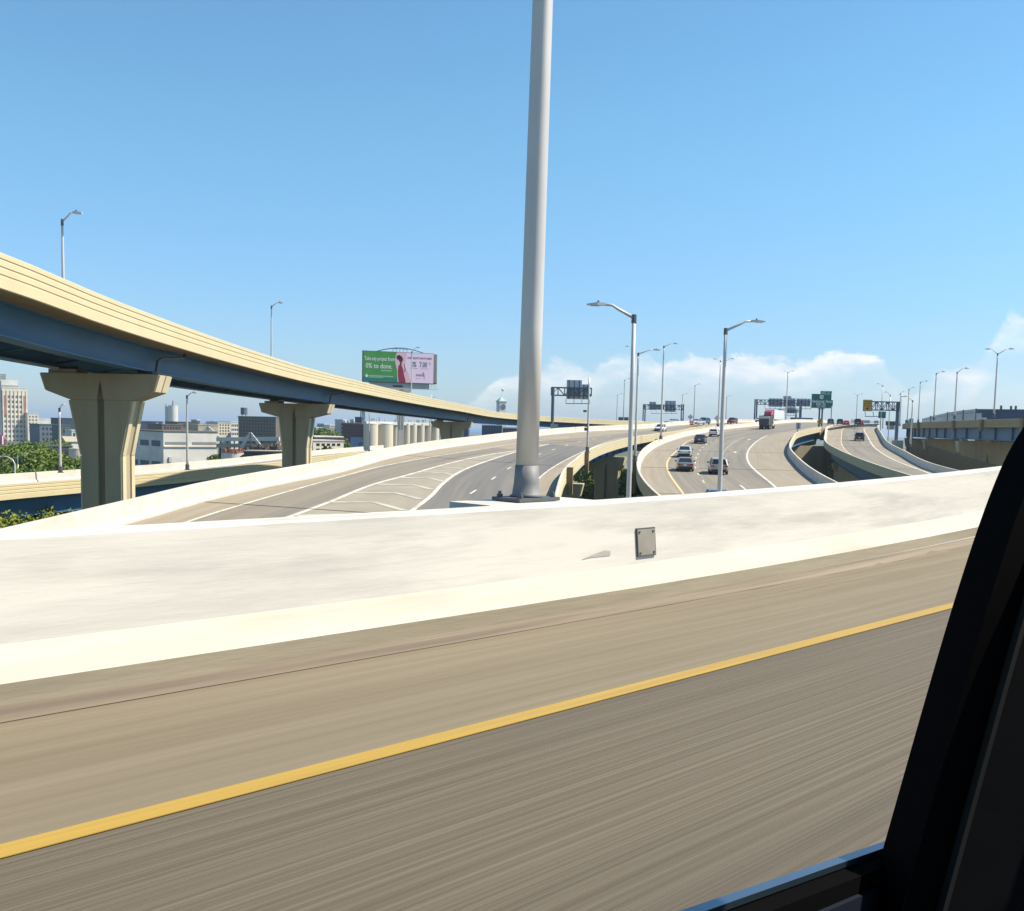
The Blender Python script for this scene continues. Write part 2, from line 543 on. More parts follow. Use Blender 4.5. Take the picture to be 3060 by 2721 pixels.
slab('lane_pavement', -8.0, 3.66, -.30, 0.0, 'near_lane')
def zbar(s):
    """the shoulder banks up a little towards the barrier further along the bend"""
    q_ = max(s - 5.0, 0.0)
    return .0015 * q_ * q_ if q_ < 13 else min(.2535 + .039 * (q_ - 13), .9)
SS = [S0, -20, 0, 5, 7, 8.5, 10, 11.5, 13, 14.5, 16, 17.5, 19, 23, 28, 34.6, 43, 60, S1]
def bank(name, t0, t1, dz0, dz1, mat, f0=0.0, f1=1.0, par=road):
    m = MB()
    vs = []
    for s_ in SS:
        vs += [NP(s_, t0, zbar(s_) * f0 + dz0), NP(s_, t1, zbar(s_) * f1 + dz1)]
    m.add(vs, [(2*i, 2*i + 2, 2*i + 3, 2*i + 1) for i in range(len(SS) - 1)])
    return m.build(name, mat, par)
bank('shoulder_pavement', 3.66, D0 + .3, 0.0, 0.0, 'near_shoulder')
slab('edge_line', 3.60, 3.715, 0.004, 0.008, 'yellow_paint')
slab('girder', -6.5, -5.5, -2.2, -.305, 'blue_steel')
slab('girder', 4.4, 5.2, -2.2, -.305, 'blue_steel')
for s in (-40, 0, 45, 90):
    m = MB()
    m.box(NP(s, -1, -8.6), (3.0, 2.4, 12.7), -DANG)
    m.box(NP(s, -1, -2.7), (2.0, 12.0, .99), -DANG + 0.0)
    m.build('pier', 'pier_concrete', road)
bank('gutter_dirt', D0 - .30, D0 - .003, .004, .006, 'gutter_dirt', (1.59 / 2.19), (1.887 / 2.19))
# barrier
pm('box_cover', (0.27, 0.25, 0.205), (0.22, 0.20, 0.165), .8, 6)
pm('chip', (0.40, 0.375, 0.33), (0.33, 0.31, 0.27), .9, 8)
bar = thing('concrete_barrier', 'long pale concrete safety barrier along the foreground road edge', 'barrier', NP(8, D0, 0))
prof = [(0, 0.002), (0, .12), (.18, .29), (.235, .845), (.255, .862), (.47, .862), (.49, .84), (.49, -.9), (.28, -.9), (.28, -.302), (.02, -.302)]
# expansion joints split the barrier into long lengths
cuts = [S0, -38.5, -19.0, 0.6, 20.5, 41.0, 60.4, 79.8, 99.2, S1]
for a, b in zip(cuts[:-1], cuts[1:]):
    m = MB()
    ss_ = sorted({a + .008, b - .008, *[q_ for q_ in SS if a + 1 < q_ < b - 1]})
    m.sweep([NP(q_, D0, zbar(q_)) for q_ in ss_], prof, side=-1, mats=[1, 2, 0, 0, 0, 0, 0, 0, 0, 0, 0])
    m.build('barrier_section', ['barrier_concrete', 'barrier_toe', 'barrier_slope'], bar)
def on_face(u, v):
    """where the sight line through a pixel meets the barrier's upper face"""
    d = ray(u, v)
    k = (D0 + .21) / (d.x * NV.x + d.y * NV.y)
    return Vector((0, 0, CAMZ)) + d * k
q = on_face(1925, 1618)
sq = q.dot(DV)
zc = q.z
tq = D0 + .18 + .055 * (zc - zbar(sq) - .29) / .555
FR = Matrix(((DV.x, NV.x, 0), (DV.y, NV.y, 0), (0, 0, 1)))     # local: x along the road, y towards the barrier
lean = Matrix.Rotation(-math.atan(.055 / .555), 3, 'X')
m = MB()
m.box(NP(sq, tq - .004, zc), (.245, .03, .235), M=FR @ lean)
cover = m.build('junction_box_cover', 'box_cover', bar)
m = MB()
for dx, dz, sx, sz in ((0, .124, .262, .009), (0, -.124, .262, .009), (-.127, 0, .008, .245), (.127, 0, .008, .245)):
    m.box(NP(sq + dx, tq - .001 + .1 * dz, zc + dz), (sx, .035, sz), M=FR @ lean)
m.build('cover_frame', 'galv_dark', cover)
for dx in (-.1, .1):
    for dz in (-.095, .095):
        m = MB()
        m.box(NP(sq + dx, tq - .02 + .1 * dz, zc + dz), (.018, .014, .018), M=FR @ lean)
        m.build('bolt', 'galv_dark', cover)
q = on_face(1775, 1657)
m = MB()
sq2, zc2 = q.dot(DV), q.z
tq2 = D0 + .18 + .055 * (zc2 - zbar(sq2) - .29) / .555
pts = [(-.2, -.028), (-.06, -.018), (.19, -.02), (.2, .02), (.12, .03), (0.0, .012)]
m.add([NP(sq2 + a, tq2 - .004 + .1 * b, zc2 + b) for a, b in pts], [tuple(range(6))])
m.build('chipped_patch', 'chip', bar)

# ------------------------------------------------------------------ elevated ramps
def ys(a, b, n):
    return [a + (b - a) * i / n for i in range(n + 1)]
def ribbon(name, La, Ra, y0, y1, n, mat, parent, dz=0.0, thick=0.0, zroad=None):
    """a sheet between two lines with uv in metres (across, along)"""
    v, f, uv = [], [], []
    s = 0.0
    prev = None
    for y in ys(y0, y1, n):
        a, b = La.p(y), Ra.p(y)
        if zroad:
            a.z, b.z = zroad.z(a.x, a.y), zroad.z(b.x, b.y)
        a.z += dz
        b.z += dz
        if prev is not None:
            s += (a - prev).length
        prev = a
        v += [tuple(a), tuple(b)]
        uv += [(a.x - b.x + (b - a).length * 0, s), ((b - a).length, s)]
        uv[-2] = (0.0, s)
    for i in range(n):
        f.append((2*i, 2*i + 1, 2*i + 3, 2*i + 2))
    if thick:
        k = len(v)
        v += [(p[0], p[1], p[2] - thick) for p in v]
        uv += uv
        for i in range(n):
            f.append((k + 2*i + 2, k + 2*i + 3, k + 2*i + 1, k + 2*i))
    me = bpy.data.meshes.new(name)
    me.from_pydata(v, [], f)
    ul = me.uv_layers.new(name='UVMap')
    for lp in me.loops:
        ul.data[lp.index].uv = uv[lp.vertex_index]
    me.materials.append(MT[mat])
    if thick:
        me.materials.append(MT['deck_concrete'])
        for i, pgn in enumerate(me.polygons):
            if i >= n:
                pgn.material_index = 1
    o = bpy.data.objects.new(name, me)
    COL.objects.link(o)
    if parent is not None:
        adopt(o, parent)
    return o
def stripe(rd, pix, w, mat, parent, name='edge_line', n=40, y0=None, y1=None, dash=None, dz=.024):
    pts = [rd.s(u, v) for u, v in pix]
    ln = Line(pts)
    a = y0 if y0 is not None else ln.y[0]
    b = y1 if y1 is not None else ln.y[-1]
    def piece(a, b, n):
        m = MB()
        vs, f = [], []
        for y in ys(a, b, n):
            p, d = ln.p(y), ln.p(y + .5) - ln.p(y - .5)
            d.z = 0
            d.normalize()
            nr = Vector((d.y, -d.x, 0)) * (w / 2)
            for q in (p - nr, p + nr):
                vs.append((q.x, q.y, rd.z(q.x, q.y) + dz))
        for i in range(n):
            f.append((2*i, 2*i+1, 2*i+3, 2*i+2))
        m.add(vs, f)
        return m.build(name, mat, parent)
    if dash is None:
        piece(a, b, n)
    else:
        y = a
        while y < b:
            piece(y, min(y + dash[0], b), 3)
            y += dash[1]
    return ln
def poly_stripe(rd, pix, w, mat, parent, name):
    pts = [rd.s(u, v) for u, v in pix]
    m = MB()
    vs, f = [], []
    for i, p in enumerate(pts):
        d = pts[min(i+1, len(pts)-1)] - pts[max(i-1, 0)]
        d.z = 0
        d.normalize()
        nr = Vector((d.y, -d.x, 0)) * (w / 2)
        for q in (p - nr, p + nr):
            vs.append((q.x, q.y, rd.z(q.x, q.y) + .028))
    for i in range(len(pts) - 1):
        f.append((2*i, 2*i+1, 2*i+3, 2*i+2))
    m.add(vs, f)
    return m.build(name, mat, parent)

PARA = [(0, .0), (0, .10), (.16, .28), (.22, .93), (.24, .95), (.40, .95), (.42, .93),
        (.42, .76), (.39, .74), (.39, .69), (.42, .67), (.42, .48), (.39, .46), (.39, .41), (.42, .39), (.42, .20), (.39, .18), (.39, .13), (.42, .11),
        (.42, -.30), (.36, -.33), (0, -.33)]
PARM = [0, 0, 0, 0, 0, 0] + [1] * 14 + [2, 2]
def parapet(ln, y0, y1, side, parent, n=70, h=1.0):
    m = MB()
    pr = [(o, z * h if z > 0 else z) for o, z in PARA]
    m.sweep([ln.p(y) for y in ys(y0, y1, n)], pr, side, PARM)
    return m.build('parapet', ['parapet_inner', 'parapet_yellow', 'deck_concrete'], parent)
def igirder(pts, depth, top, parent, web=.06, fl=.55, name='girder'):
    t, b = top, top - depth
    pr = [(-fl/2, t), (fl/2, t), (fl/2, t - .05), (web/2, t - .05), (web/2, b + .06), (fl/2 + .04, b + .06), (fl/2 + .04, b), (-fl/2 - .04, b), (-fl/2 - .04, b + .06), (-web/2, b + .06), (-web/2, t - .05), (-fl/2, t - .05)]
    m = MB()
    m.sweep(pts, pr, 1)
    return m.build(name, 'blue_steel', parent)
def pier(parent, center, head, Wc, ztop, stem_w, stem_w2=None, off=0.0, cap_end=1.0, cap_mid=1.4, flare=2.8, depth=2.0, zg=GZ, ped=None):
    """a hammerhead pier: local x across the bridge, y along it"""
    stem_w2 = stem_w2 or stem_w
    M = Matrix.Translation((center.x, center.y, 0)) @ Matrix(((head.y, head.x, 0, 0), (-head.x, head.y, 0, 0), (0, 0, 1, 0), (0, 0, 0, 1)))
    e = bpy.data.objects.new('pier', None)
    COL.objects.link(e)
    e.location = (center.x, center.y, zg)
    adopt(e, parent) if False else None
    e.parent = parent
    e.matrix_parent_inverse = parent_world(parent).inverted()
    hw, a, b = Wc / 2, stem_w / 2, stem_w2 / 2
    z1, z2, z3 = ztop - cap_end, ztop - cap_mid, ztop - cap_mid - flare
    gr = .19
    m = MB()
    zk = min(ztop - .35, z2 + 1.15)
    for s in (-1, 1):
        pl = [(off, ztop), (s * hw, ztop), (s * (hw - .28), z1), (off + s * a, z2), (off + s * gr, z2), (off, zk)]
        m.prism(pl if s < 0 else pl[::-1], -depth / 2, depth / 2, M)
    m.prism([(off - gr - .02, z2 + .01), (off + gr + .02, z2 + .01), (off, zk + .1)], -depth * .36, depth * .36, M)
    m.build('cap', 'pier_concrete', e)
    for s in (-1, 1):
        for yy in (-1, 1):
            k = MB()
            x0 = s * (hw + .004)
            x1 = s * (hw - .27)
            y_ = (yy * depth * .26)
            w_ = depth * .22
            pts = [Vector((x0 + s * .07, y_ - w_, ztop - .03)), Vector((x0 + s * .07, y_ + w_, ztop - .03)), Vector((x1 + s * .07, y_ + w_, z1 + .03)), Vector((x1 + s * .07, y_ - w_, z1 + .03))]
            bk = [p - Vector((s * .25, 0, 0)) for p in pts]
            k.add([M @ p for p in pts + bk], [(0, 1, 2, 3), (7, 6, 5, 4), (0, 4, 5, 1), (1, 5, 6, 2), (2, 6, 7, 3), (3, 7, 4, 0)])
            k.build('cap_end_panel', 'pier_sunlit', e)
    # stem: two ribs with a recessed groove between them
    gr = .19
    m = MB()
    for s in (-1, 1):
        pl = [(off + s * gr, z2 - .004), (off + s * (a - .02), z2 - .004), (off + s * (b - .02), z3), (off + s * (b - .02), zg - .5), (off + s * gr, zg - .5)]
        if s < 0:
            pl = pl[::-1]
        m.prism(pl, -depth * .46, depth * .46, M)
    m.box(M @ Vector((off, 0, (z2 - .01 + zg - .5) / 2)), (gr * 2.2, depth * .6, z2 - .01 - zg + .5), M=M.to_3x3())
    m.build('stem', 'pier_concrete', e)
    # side pilasters, sunlight put into their paler colour
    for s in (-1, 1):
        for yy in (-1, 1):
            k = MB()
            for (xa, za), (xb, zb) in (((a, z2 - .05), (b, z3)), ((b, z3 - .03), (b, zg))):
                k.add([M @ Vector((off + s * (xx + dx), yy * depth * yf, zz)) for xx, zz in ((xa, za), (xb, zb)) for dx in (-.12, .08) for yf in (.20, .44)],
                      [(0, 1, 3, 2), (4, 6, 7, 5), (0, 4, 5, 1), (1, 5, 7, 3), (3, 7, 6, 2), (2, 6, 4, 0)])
            k.build('pilaster', 'pier_sunlit', e)
    if ped:
        for x, w_, h_ in ped:
            k = MB()
            k.box(M @ Vector((x, 0, ztop + h_ / 2)), (w_, depth * .8, h_), M=M.to_3x3())
            pd = k.build('bearing_pedestal', 'pier_concrete', e)
            k = MB()
            k.box(M @ Vector((x, 0, ztop + h_ + .09)), (.8, .6, .17), M=M.to_3x3())
            k.build('bearing', 'bearing', e)
    return e
def pole_block(ln, y, side, parent, w=.75, zt=.97, zb=-1.1, mat='deck_concrete', t=.42):
    p = ln.p(y)
    d = ln.p(y + 1) - ln.p(y - 1)
    d.z = 0
    d.normalize()
    rt = Vector((d.y, -d.x, 0)) * side
    c = p + rt * (.42 + t / 2 + .003)
    m = MB()
    m.box((c.x, c.y, p.z + (zt + zb) / 2), (t, w, zt - zb), M=Matrix(((rt.x, d.x, 0), (rt.y, d.y, 0), (0, 0, 1))))
    m.build('lamp_pedestal', mat, parent)
    return Vector((c.x, c.y, p.z + zt))

pm('worn_white', (0.52, 0.48, 0.40), (0.40, 0.365, 0.30), .7, .7, c3=(0.30, 0.265, 0.21), scale3=.5, a3=.7)
# ---- ramp A: the merging ramp with the striped gore
def zA(y):
    return -2.8 + .027 * (y - 45) if y < 330 else 4.9 + (y - 330) * .008
A_left = []
for u, v in ((223, 1612), (438, 1550), (626, 1495), (798, 1456), (1018, 1411), (1176, 1367), (1323, 1340), (1440, 1324), (1558, 1308), (1756, 1289)):
    A_left.append(solve(u, v, lambda p: p.z - zA(p.y)))
for x, y in ((27.5, 217), (45, 268), (66, 311), (93, 365)):
    A_left.append(Vector((x, y, zA(y))))
A_right = []
for u, v in ((1657, 1495), (1673, 1431), (1688, 1398), (1718, 1372), (1750, 1348), (1800, 1327), (1872, 1309), (1943, 1297), (2015, 1288)):
    q = solve(u, v, lambda p: p.z - (zA(p.y) - .8 + .95))
    q.z -= .95
    q.x -= .3
    A_right.append(q)
for x, y in ((44.5, 245), (61, 283), (83, 330), (112, 390)):
    A_right.append(Vector((x, y, zA(y) - .8)))
def mono(pts, d=6.0):
    pts = sorted(pts, key=lambda p: p.y)
    o = [pts[0]]
    for p in pts[1:]:
        if p.y - o[-1].y > d:
            o.append(p)
    return o
RA = Road(Line(mono(A_left)), Line(mono(A_right)), 20, 372)
rampA = thing('elevated_ramp', 'two-lane concrete ramp with white striped gore rising past the lamp post', 'ramp', RA.at(.5, 60, -1))
ribbon('deck', RA.L, RA.R, 20, 372, 130, 'pave', rampA, thick=.28)
parapet(RA.L, 20, 372, -1, rampA, 110)
parapet(RA.R, 20, 372, 1, rampA, 110)
def pxline(rd, pix):
    return Line(mono([rd.s(u, v) for u, v in pix], 1.5))
A_e1 = [(450, 1599), (626, 1538), (783, 1491), (1000, 1430), (1147, 1392), (1293, 1365), (1440, 1342), (1558, 1323), (1700, 1305)]
A_g1 = [(787, 1573), (978, 1503), (1111, 1449), (1205, 1423), (1352, 1382), (1470, 1357), (1558, 1344)]
A_g2 = [(1213, 1540), (1292, 1479), (1317, 1451), (1382, 1406), (1470, 1373), (1558, 1346), (1640, 1327)]
A_e2 = [(1560, 1500), (1600, 1440), (1640, 1405), (1690, 1375), (1750, 1346), (1840, 1313), (1930, 1299)]
e1, g1, g2, e2 = (pxline(RA, q) for q in (A_e1, A_g1, A_g2, A_e2))
ribbon('lane_pavement', e1, g1, 24, g1.y[-1], 60, 'pave_lane', rampA, .012, zroad=RA)
ribbon('gore_pavement', g1, g2, 24, g1.y[-1] - 2, 50, 'pave_gore', rampA, .012, zroad=RA)
ribbon('lane_pavement', g2, e2, 24, g2.y[-1], 60, 'pave_dark', rampA, .013, zroad=RA)
tl = Line([e1.p(g2.y[-1]), *[RA.at(.2, y) for y in (215, 260, 300, 365)]])
tr = Line([e2.p(g2.y[-1]), *[RA.at(.82, y) for y in (215, 260, 300, 365)]])
ribbon('lane_pavement', tl, tr, g2.y[-1], 365, 60, 'pave_lane', rampA, .012, zroad=RA)
stripe(RA, A_e1, .17, 'white_paint', rampA, y0=24)
stripe(RA, A_g1, .26, 'white_paint', rampA, name='gore_line', y0=24)
stripe(RA, A_g2, .26, 'white_paint', rampA, name='gore_line', y0=24)
stripe(RA, A_e2, .15, 'white_paint', rampA, y0=24)
stripe(RA, [(1405, 1476), (1456, 1442), (1506, 1408), (1570, 1374), (1650, 1344), (1740, 1318), (1850, 1299)], .15, 'white_paint', rampA, name='lane_dash', dash=(3.0, 12.0))
def s21(a, b):
    return (a / 1.2775, b / 1.2775 + 1350)
for ch in (((1130, 245), (1330, 240), (1395, 254)), ((1262, 193), (1430, 193), (1540, 224)), ((1345, 156), (1510, 157), (1605, 181)), ((1436, 125), (1575, 126), (1645, 143)),
           ((1528, 99), (1640, 101), (1703, 116)), ((1612, 77), (1700, 81), (1738, 90)), ((1685, 59), (1752, 62), (1785, 67))):
    poly_stripe(RA, [s21(*q) for q in ch], .58, 'worn_white', rampA, 'chevron_stripe')
for y in (52, 98, 150, 198):
    m = MB()
    a, b = RA.at(0.005, y, .03), RA.at(.995, y, .03)
    m.beam(a, b, .10, .012)
    m.build('expansion_joint', 'joint', rampA)
for t in (.06, .36, .66, .95):
    igirder([RA.at(t, y) for y in ys(20, 372, 90)], 1.0, -.282, rampA)
for i in range(22):                                     # web stiffeners on the girder that faces us
    y = 48 + i * 6.2
    p = RA.at(.95, y)
    h = RA.head(y)
    m = MB()
    m.box((p.x + .16, p.y, p.z - .78), (.26, .05, .8), -math.atan2(h.x, h.y))
    m.build('stiffener', 'blue_steel', rampA)
for y, right, wid, sw in ((58, .3, 14.0, 4.2), (97, 1.0, 13.4, 4.7), (146, 1.3, 14.0, 3.4), (200, .3, 13.0, 3.6)):
    hd = RA.head(y)
    hd.z = 0
    hd.normalize()
    e_ = RA.R.p(y)
    c = e_ + Vector((hd.y, -hd.x, 0)) * (right - wid / 2)
    pier(rampA, c, hd, wid, e_.z - 1.45, sw, sw * .9, off=wid / 2 - sw / 2 - .9, cap_end=1.2, cap_mid=2.0, flare=2.0, depth=2.2, ped=[(-wid * .42, 1.2, .12), (0, 1.2, .12), (wid * .36, 1.2, .03)])

# ---- ramp B: the curving three-lane road with the traffic
def zB(y):
    return -4.2 + .037 * (y - 75) if y < 300 else 4.125 + (y - 300) * .03 - max(0, y - 340) * .02
B_left = []
for u, v in ((1975, 1482), (1929, 1438), (1907, 1398)):
    q = solve(u, v, lambda p: p.z - (zB(p.y) + .95))
    q.z -= .95
    q.x += .3
    B_left.append(q)
for u, v in ((1918, 1381), (1936, 1355), (1979, 1327), (2050, 1304), (2115, 1291), (2164, 1283), (2273, 1271)):
    B_left.append(solve(u, v, lambda p: p.z - zB(p.y)))
for x, y in ((91, 332), (120, 390)):
    B_left.append(Vector((x, y, zB(y))))
B_left.append(Vector((11.2, 48, zB(48))))
B_right = [Vector((25.0, 52, zB(52))), Vector((26.6, 76, zB(76)))]
for u, v in ((2437, 1441), (2370, 1382), (2353, 1353), (2364, 1321), (2381, 1303)):
    B_right.append(solve(u, v, lambda p: p.z - zB(p.y)))
for x, y in ((75, 252), (97, 300), (132, 372)):
    B_right.append(Vector((x, y, zB(y))))
RB = Road(Line(mono(B_left)), Line(mono(B_right)), 40, 385)
rampB = thing('elevated_ramp', 'wide three-lane curving ramp carrying the cars in the middle distance', 'ramp', RB.at(.5, 110, -1))
ribbon('deck', RB.L, RB.R, 40, 385, 130, 'pave', rampB, thick=.28)
parapet(RB.L, 40, 385, -1, rampB, 120)
parapet(RB.R, 40, 252, 1, rampB, 90)
B_y = [(2041, 1475), (1997, 1409), (1994, 1382), (2006, 1362), (2026, 1344), (2064, 1315), (2135, 1296)]
B_w = [(2311, 1450), (2243, 1391), (2232, 1362), (2243, 1336), (2282, 1306), (2317, 1293)]
B_d1 = [(2130, 1471), (2106, 1443), (2082, 1408), (2077, 1385), (2083, 1362), (2104, 1333), (2150, 1309)]
B_d2 = [(2225, 1460), (2190, 1432), (2165, 1400), (2155, 1378), (2164, 1350), (2186, 1326), (2225, 1304)]
yl, wl = pxline(RB, B_y), pxline(RB, B_w)
yl2 = Line([yl.p(yl.y[0] - 25), *[yl.p(y) for y in (90, 110, 130, 150, 170, 190)], RB.at(.17, 225), RB.at(.16, 290), RB.at(.16, 380)])
wl2 = Line([wl.p(wl.y[0] - 25), *[wl.p(y) for y in (100, 120, 140, 160, 180, 200)], RB.at(.72, 240), RB.at(.70, 290), RB.at(.72, 380)])
ribbon('lane_pavement', yl2, wl2, 45, 380, 110, 'pave_lane', rampB, .012, zroad=RB)
stripe(RB, B_y, .22, 'worn_yellow', rampB, y0=50)
stripe(RB, B_w, .25, 'white_paint', rampB, y0=50, y1=215)
stripe(RB, B_d1, .18, 'white_paint', rampB, name='lane_dash', dash=(3.0, 9.0))
stripe(RB, B_d2, .18, 'white_paint', rampB, name='lane_dash', dash=(1.6, 4.0), y0=118)
stripe(RB, B_d2, .2, 'white_paint', rampB, name='lane_line', y0=60, y1=96)
# faded old lane line and pavement arrows
stripe(RB, [(2118, 1458), (2092, 1415), (2086, 1375), (2100, 1345), (2140, 1318)], .10, 'pave_gore', rampB, name='ghost_line')
stripe(RB, [(2270, 1395), (2268, 1365), (2280, 1335)], .12, 'pave_gore', rampB, name='ghost_line')
for (u, v) in ((2197, 1351), (2238, 1313)):
    c = RB.s(u, v)
    hd = RB.head(c.y)
    r = Vector((hd.y, -hd.x, 0))
    m = MB()
    shape = [(-.1, -2.0), (.1, -2.0), (.1, .3), (.45, .3), (0, 2.0), (-.45, .3), (-.1, .3)]
    vs = []
    for a, b in shape:
        p = c + r * a * 1.6 + Vector((hd.x, hd.y, 0)) * b
        vs.append((p.x, p.y, RB.z(p.x, p.y) + .03))
    m.add(vs, [tuple(range(7))])
    m.build('lane_arrow', 'white_paint', rampB)
for y in (86, 116, 151, 193, 240):
    m = MB()
    m.beam(RB.at(.005, y, .032), RB.at(.995, y, .032), .14, .012)
    m.build('expansion_joint', 'joint', rampB)
for t in (.05, .35, .65, .95):
    igirder([RB.at(t, y) for y in ys(40, 385, 90)], 2.0, -.282, rampB)
for y in (70, 112, 158, 205, 262):
    c = RB.at(.5, y)
    hd = RB.head(y)
    hd.z = 0
    hd.normalize()
    wid = (RB.R.p(y) - RB.L.p(y)).length
    pier(rampB, c, hd, min(wid, 17) - .8, c.z - 2.75, 4.6, 4.2, off=-2.5 if y < 130 else 0, cap_end=1.25, cap_mid=2.2, flare=2.0, depth=2.2, ped=[(-6, 1.2, .2), (0, 1.2, .2), (6, 1.2, .2)])

# ---- ramp C: the narrow ramp on the right with the dark suv
def zC(y):
    return .2 + .04 * (y - 212) if y < 285 else 3.12 + (y - 285) * .02
C_left = []
for u, v in ((2718, 1418), (2594, 1378), (2513, 1345), (2477, 1326), (2465, 1313), (2466, 1297), (2473, 1274)):
    q = solve(u, v, lambda p: p.z - (zC(p.y) + .95))
    q.z -= .95
    q.x += .3
    C_left.append(q)
C_left += [Vector((105, 330, zC(330))), Vector((42.5, 90, zC(90)))]
C_right = []
for u, v in ((2797, 1412), (2691, 1361), (2649, 1336)):
    C_right.append(solve(u, v, lambda p: p.z - zC(p.y)))
for x, y in ((84, 236), (99, 281), (119, 335), (51.5, 95)):
    C_right.append(Vector((x, y, zC(y))))
RC = Road(Line(mono(C_left)), Line(mono(C_right)), 88, 340)
rampC = thing('elevated_ramp', 'single-lane ramp climbing to a crest at right with one dark suv', 'ramp', RC.at(.5, 160, -1))
ribbon('deck', RC.L, RC.R, 88, 340, 100, 'pave', rampC, thick=.28)
parapet(RC.L, 88, 340, -1, rampC, 90)
parapet(RC.R, 88, 340, 1, rampC, 90)
C_y = [(2745, 1419), (2640, 1385), (2560, 1355), (2513, 1330), (2503, 1318), (2502, 1300), (2498, 1278)]
C_w = [(2775, 1413), (2658, 1368), (2610, 1332), (2590, 1297), (2576, 1278)]
cl, cw = pxline(RC, C_y), pxline(RC, C_w)
cl2 = Line([RC.at(.18, 95), RC.at(.18, 130), RC.at(.20, 165), RC.at(.27, 195), RC.at(.29, 240), RC.at(.25, 290), RC.at(.25, 338)])
cw2 = Line([cw.p(125), cw.p(150), cw.p(175), cw.p(200), cw.p(230), RC.at(.72, 290), RC.at(.72, 338)])
ribbon('lane_pavement', cl2, cw2, 95, 338, 80, 'pave_lane', rampC, .012, zroad=RC)
for lnn, mt_, w_ in ((cl2, 'worn_yellow', .18), (cw2, 'white_paint', .28)):
    a_ = Line([lnn.p(y) + Vector((-w_ / 2, 0, 0)) for y in ys(100, 335, 14)])
    b_ = Line([lnn.p(y) + Vector((w_ / 2, 0, 0)) for y in ys(100, 335, 14)])
    ribbon('edge_line', a_, b_, 100, 335, 70, mt_, rampC, .024, zroad=RC)
for y in (135, 189, 232):
    m = MB()
    m.beam(RC.at(.01, y, .032), RC.at(.99, y, .032), .16, .012)
    m.build('expansion_joint', 'joint', rampC)
for t in (.1, .5, .9):
    igirder([RC.at(t, y) for y in ys(88, 340, 70)], 1.9, -.282, rampC)
for y in (105, 142, 182, 228, 280):
    c = RC.at(.5, y)
    hd = RC.head(y)
    hd.z = 0
    hd.normalize()
    pier(rampC, c, hd, 9.0, c.z - 2.6, 4.0, 3.6, cap_end=1.2, cap_mid=2.0, flare=2.0, depth=2.2, ped=[(-3.6, 1.0, .2), (3.6, 1.0, .2)])
# nose where ramps B and C part, with its crash cushion block
nose = MB()
a, b = RB.R.p(249), RC.L.p(258)
nz = (a.z + b.z) / 2
nose.add([(a.x + .44, a.y, nz - 2.2), (b.x - .44, b.y, nz - 2.2), (b.x + 4, b.y + 14, nz - 2.2), (a.x + 6, a.y + 16, nz - 2.2),
          (a.x + .44, a.y, nz + .55), (b.x - .44, b.y, nz + .55), (b.x + 4, b.y + 14, nz + .9), (a.x + 6, a.y + 16, nz + .9)],
         [(3, 2, 1, 0), (4, 5, 6, 7), (0, 1, 5, 4), (1, 2, 6, 5), (2, 3, 7, 6), (3, 0, 4, 7)])
tag(nose.build('gore_nose', 'deck_concrete'), 'blunt concrete nose where the two right ramps part, under the green sign', 'barrier')

# ---- flyover F at the upper left
FX = -18.7
F_r = [Vector((FX - .3, 20, 6.9)), Vector((FX - .15, 30, 6.5)), Vector((FX, 37.4, 6.34)), Vector((FX, 46.4, 5.98)), Vector((FX, 61.5, 5.65)), Vector((FX, 79, 5.46)), Vector((FX + .1, 93, 5.39)),
       Vector((-16.6, 116, 5.1)), Vector((-14.9, 133, 4.88)), Vector((-10.2, 171, 4.42)), Vector((2.0, 240, 3.6)), Vector((31.5, 286, 3.05)), Vector((52, 325, 3.2))]
F_l = []
lf = Line(F_r)
for p in F_r:
    d = lf.p(p.y + .5) - lf.p(p.y - .5)
    d.z = 0
    d.normalize()
    F_l.append(p + Vector((-d.y, d.x, 0)) * 8.6 + Vector((0, 0, .25)))
RF = Road(Line(F_l), lf, 20, 325)
flyo = thing('overpass', 'high cream and blue steel flyover sweeping in from the upper left', 'overpass', (-22, 55, 0))
ribbon('deck', RF.L, RF.R, 20, 322, 110, 'pave', flyo, thick=.27)
parapet(RF.L, 20, 322, -1, flyo, 110)
parapet(RF.R, 20, 322, 1, flyo, 110)
for t in (.2, .8):
    igirder([RF.at(t, y) for y in ys(20, 322, 110)], 1.38, -.274, flyo, fl=.9)
for y in ys(24, 250, 34):                               # cross frames between the girders
    m = MB()
    a, b = RF.at(.2, y), RF.at(.8, y)
    m.beam((a.x + .1, a.y, a.z - .5), (b.x - .1, b.y, b.z - 1.4), .12)
    m.beam((a.x + .1, a.y, a.z - 1.4), (b.x - .1, b.y, b.z - .5), .12)
    m.build('cross_frame', 'blue_steel', flyo)
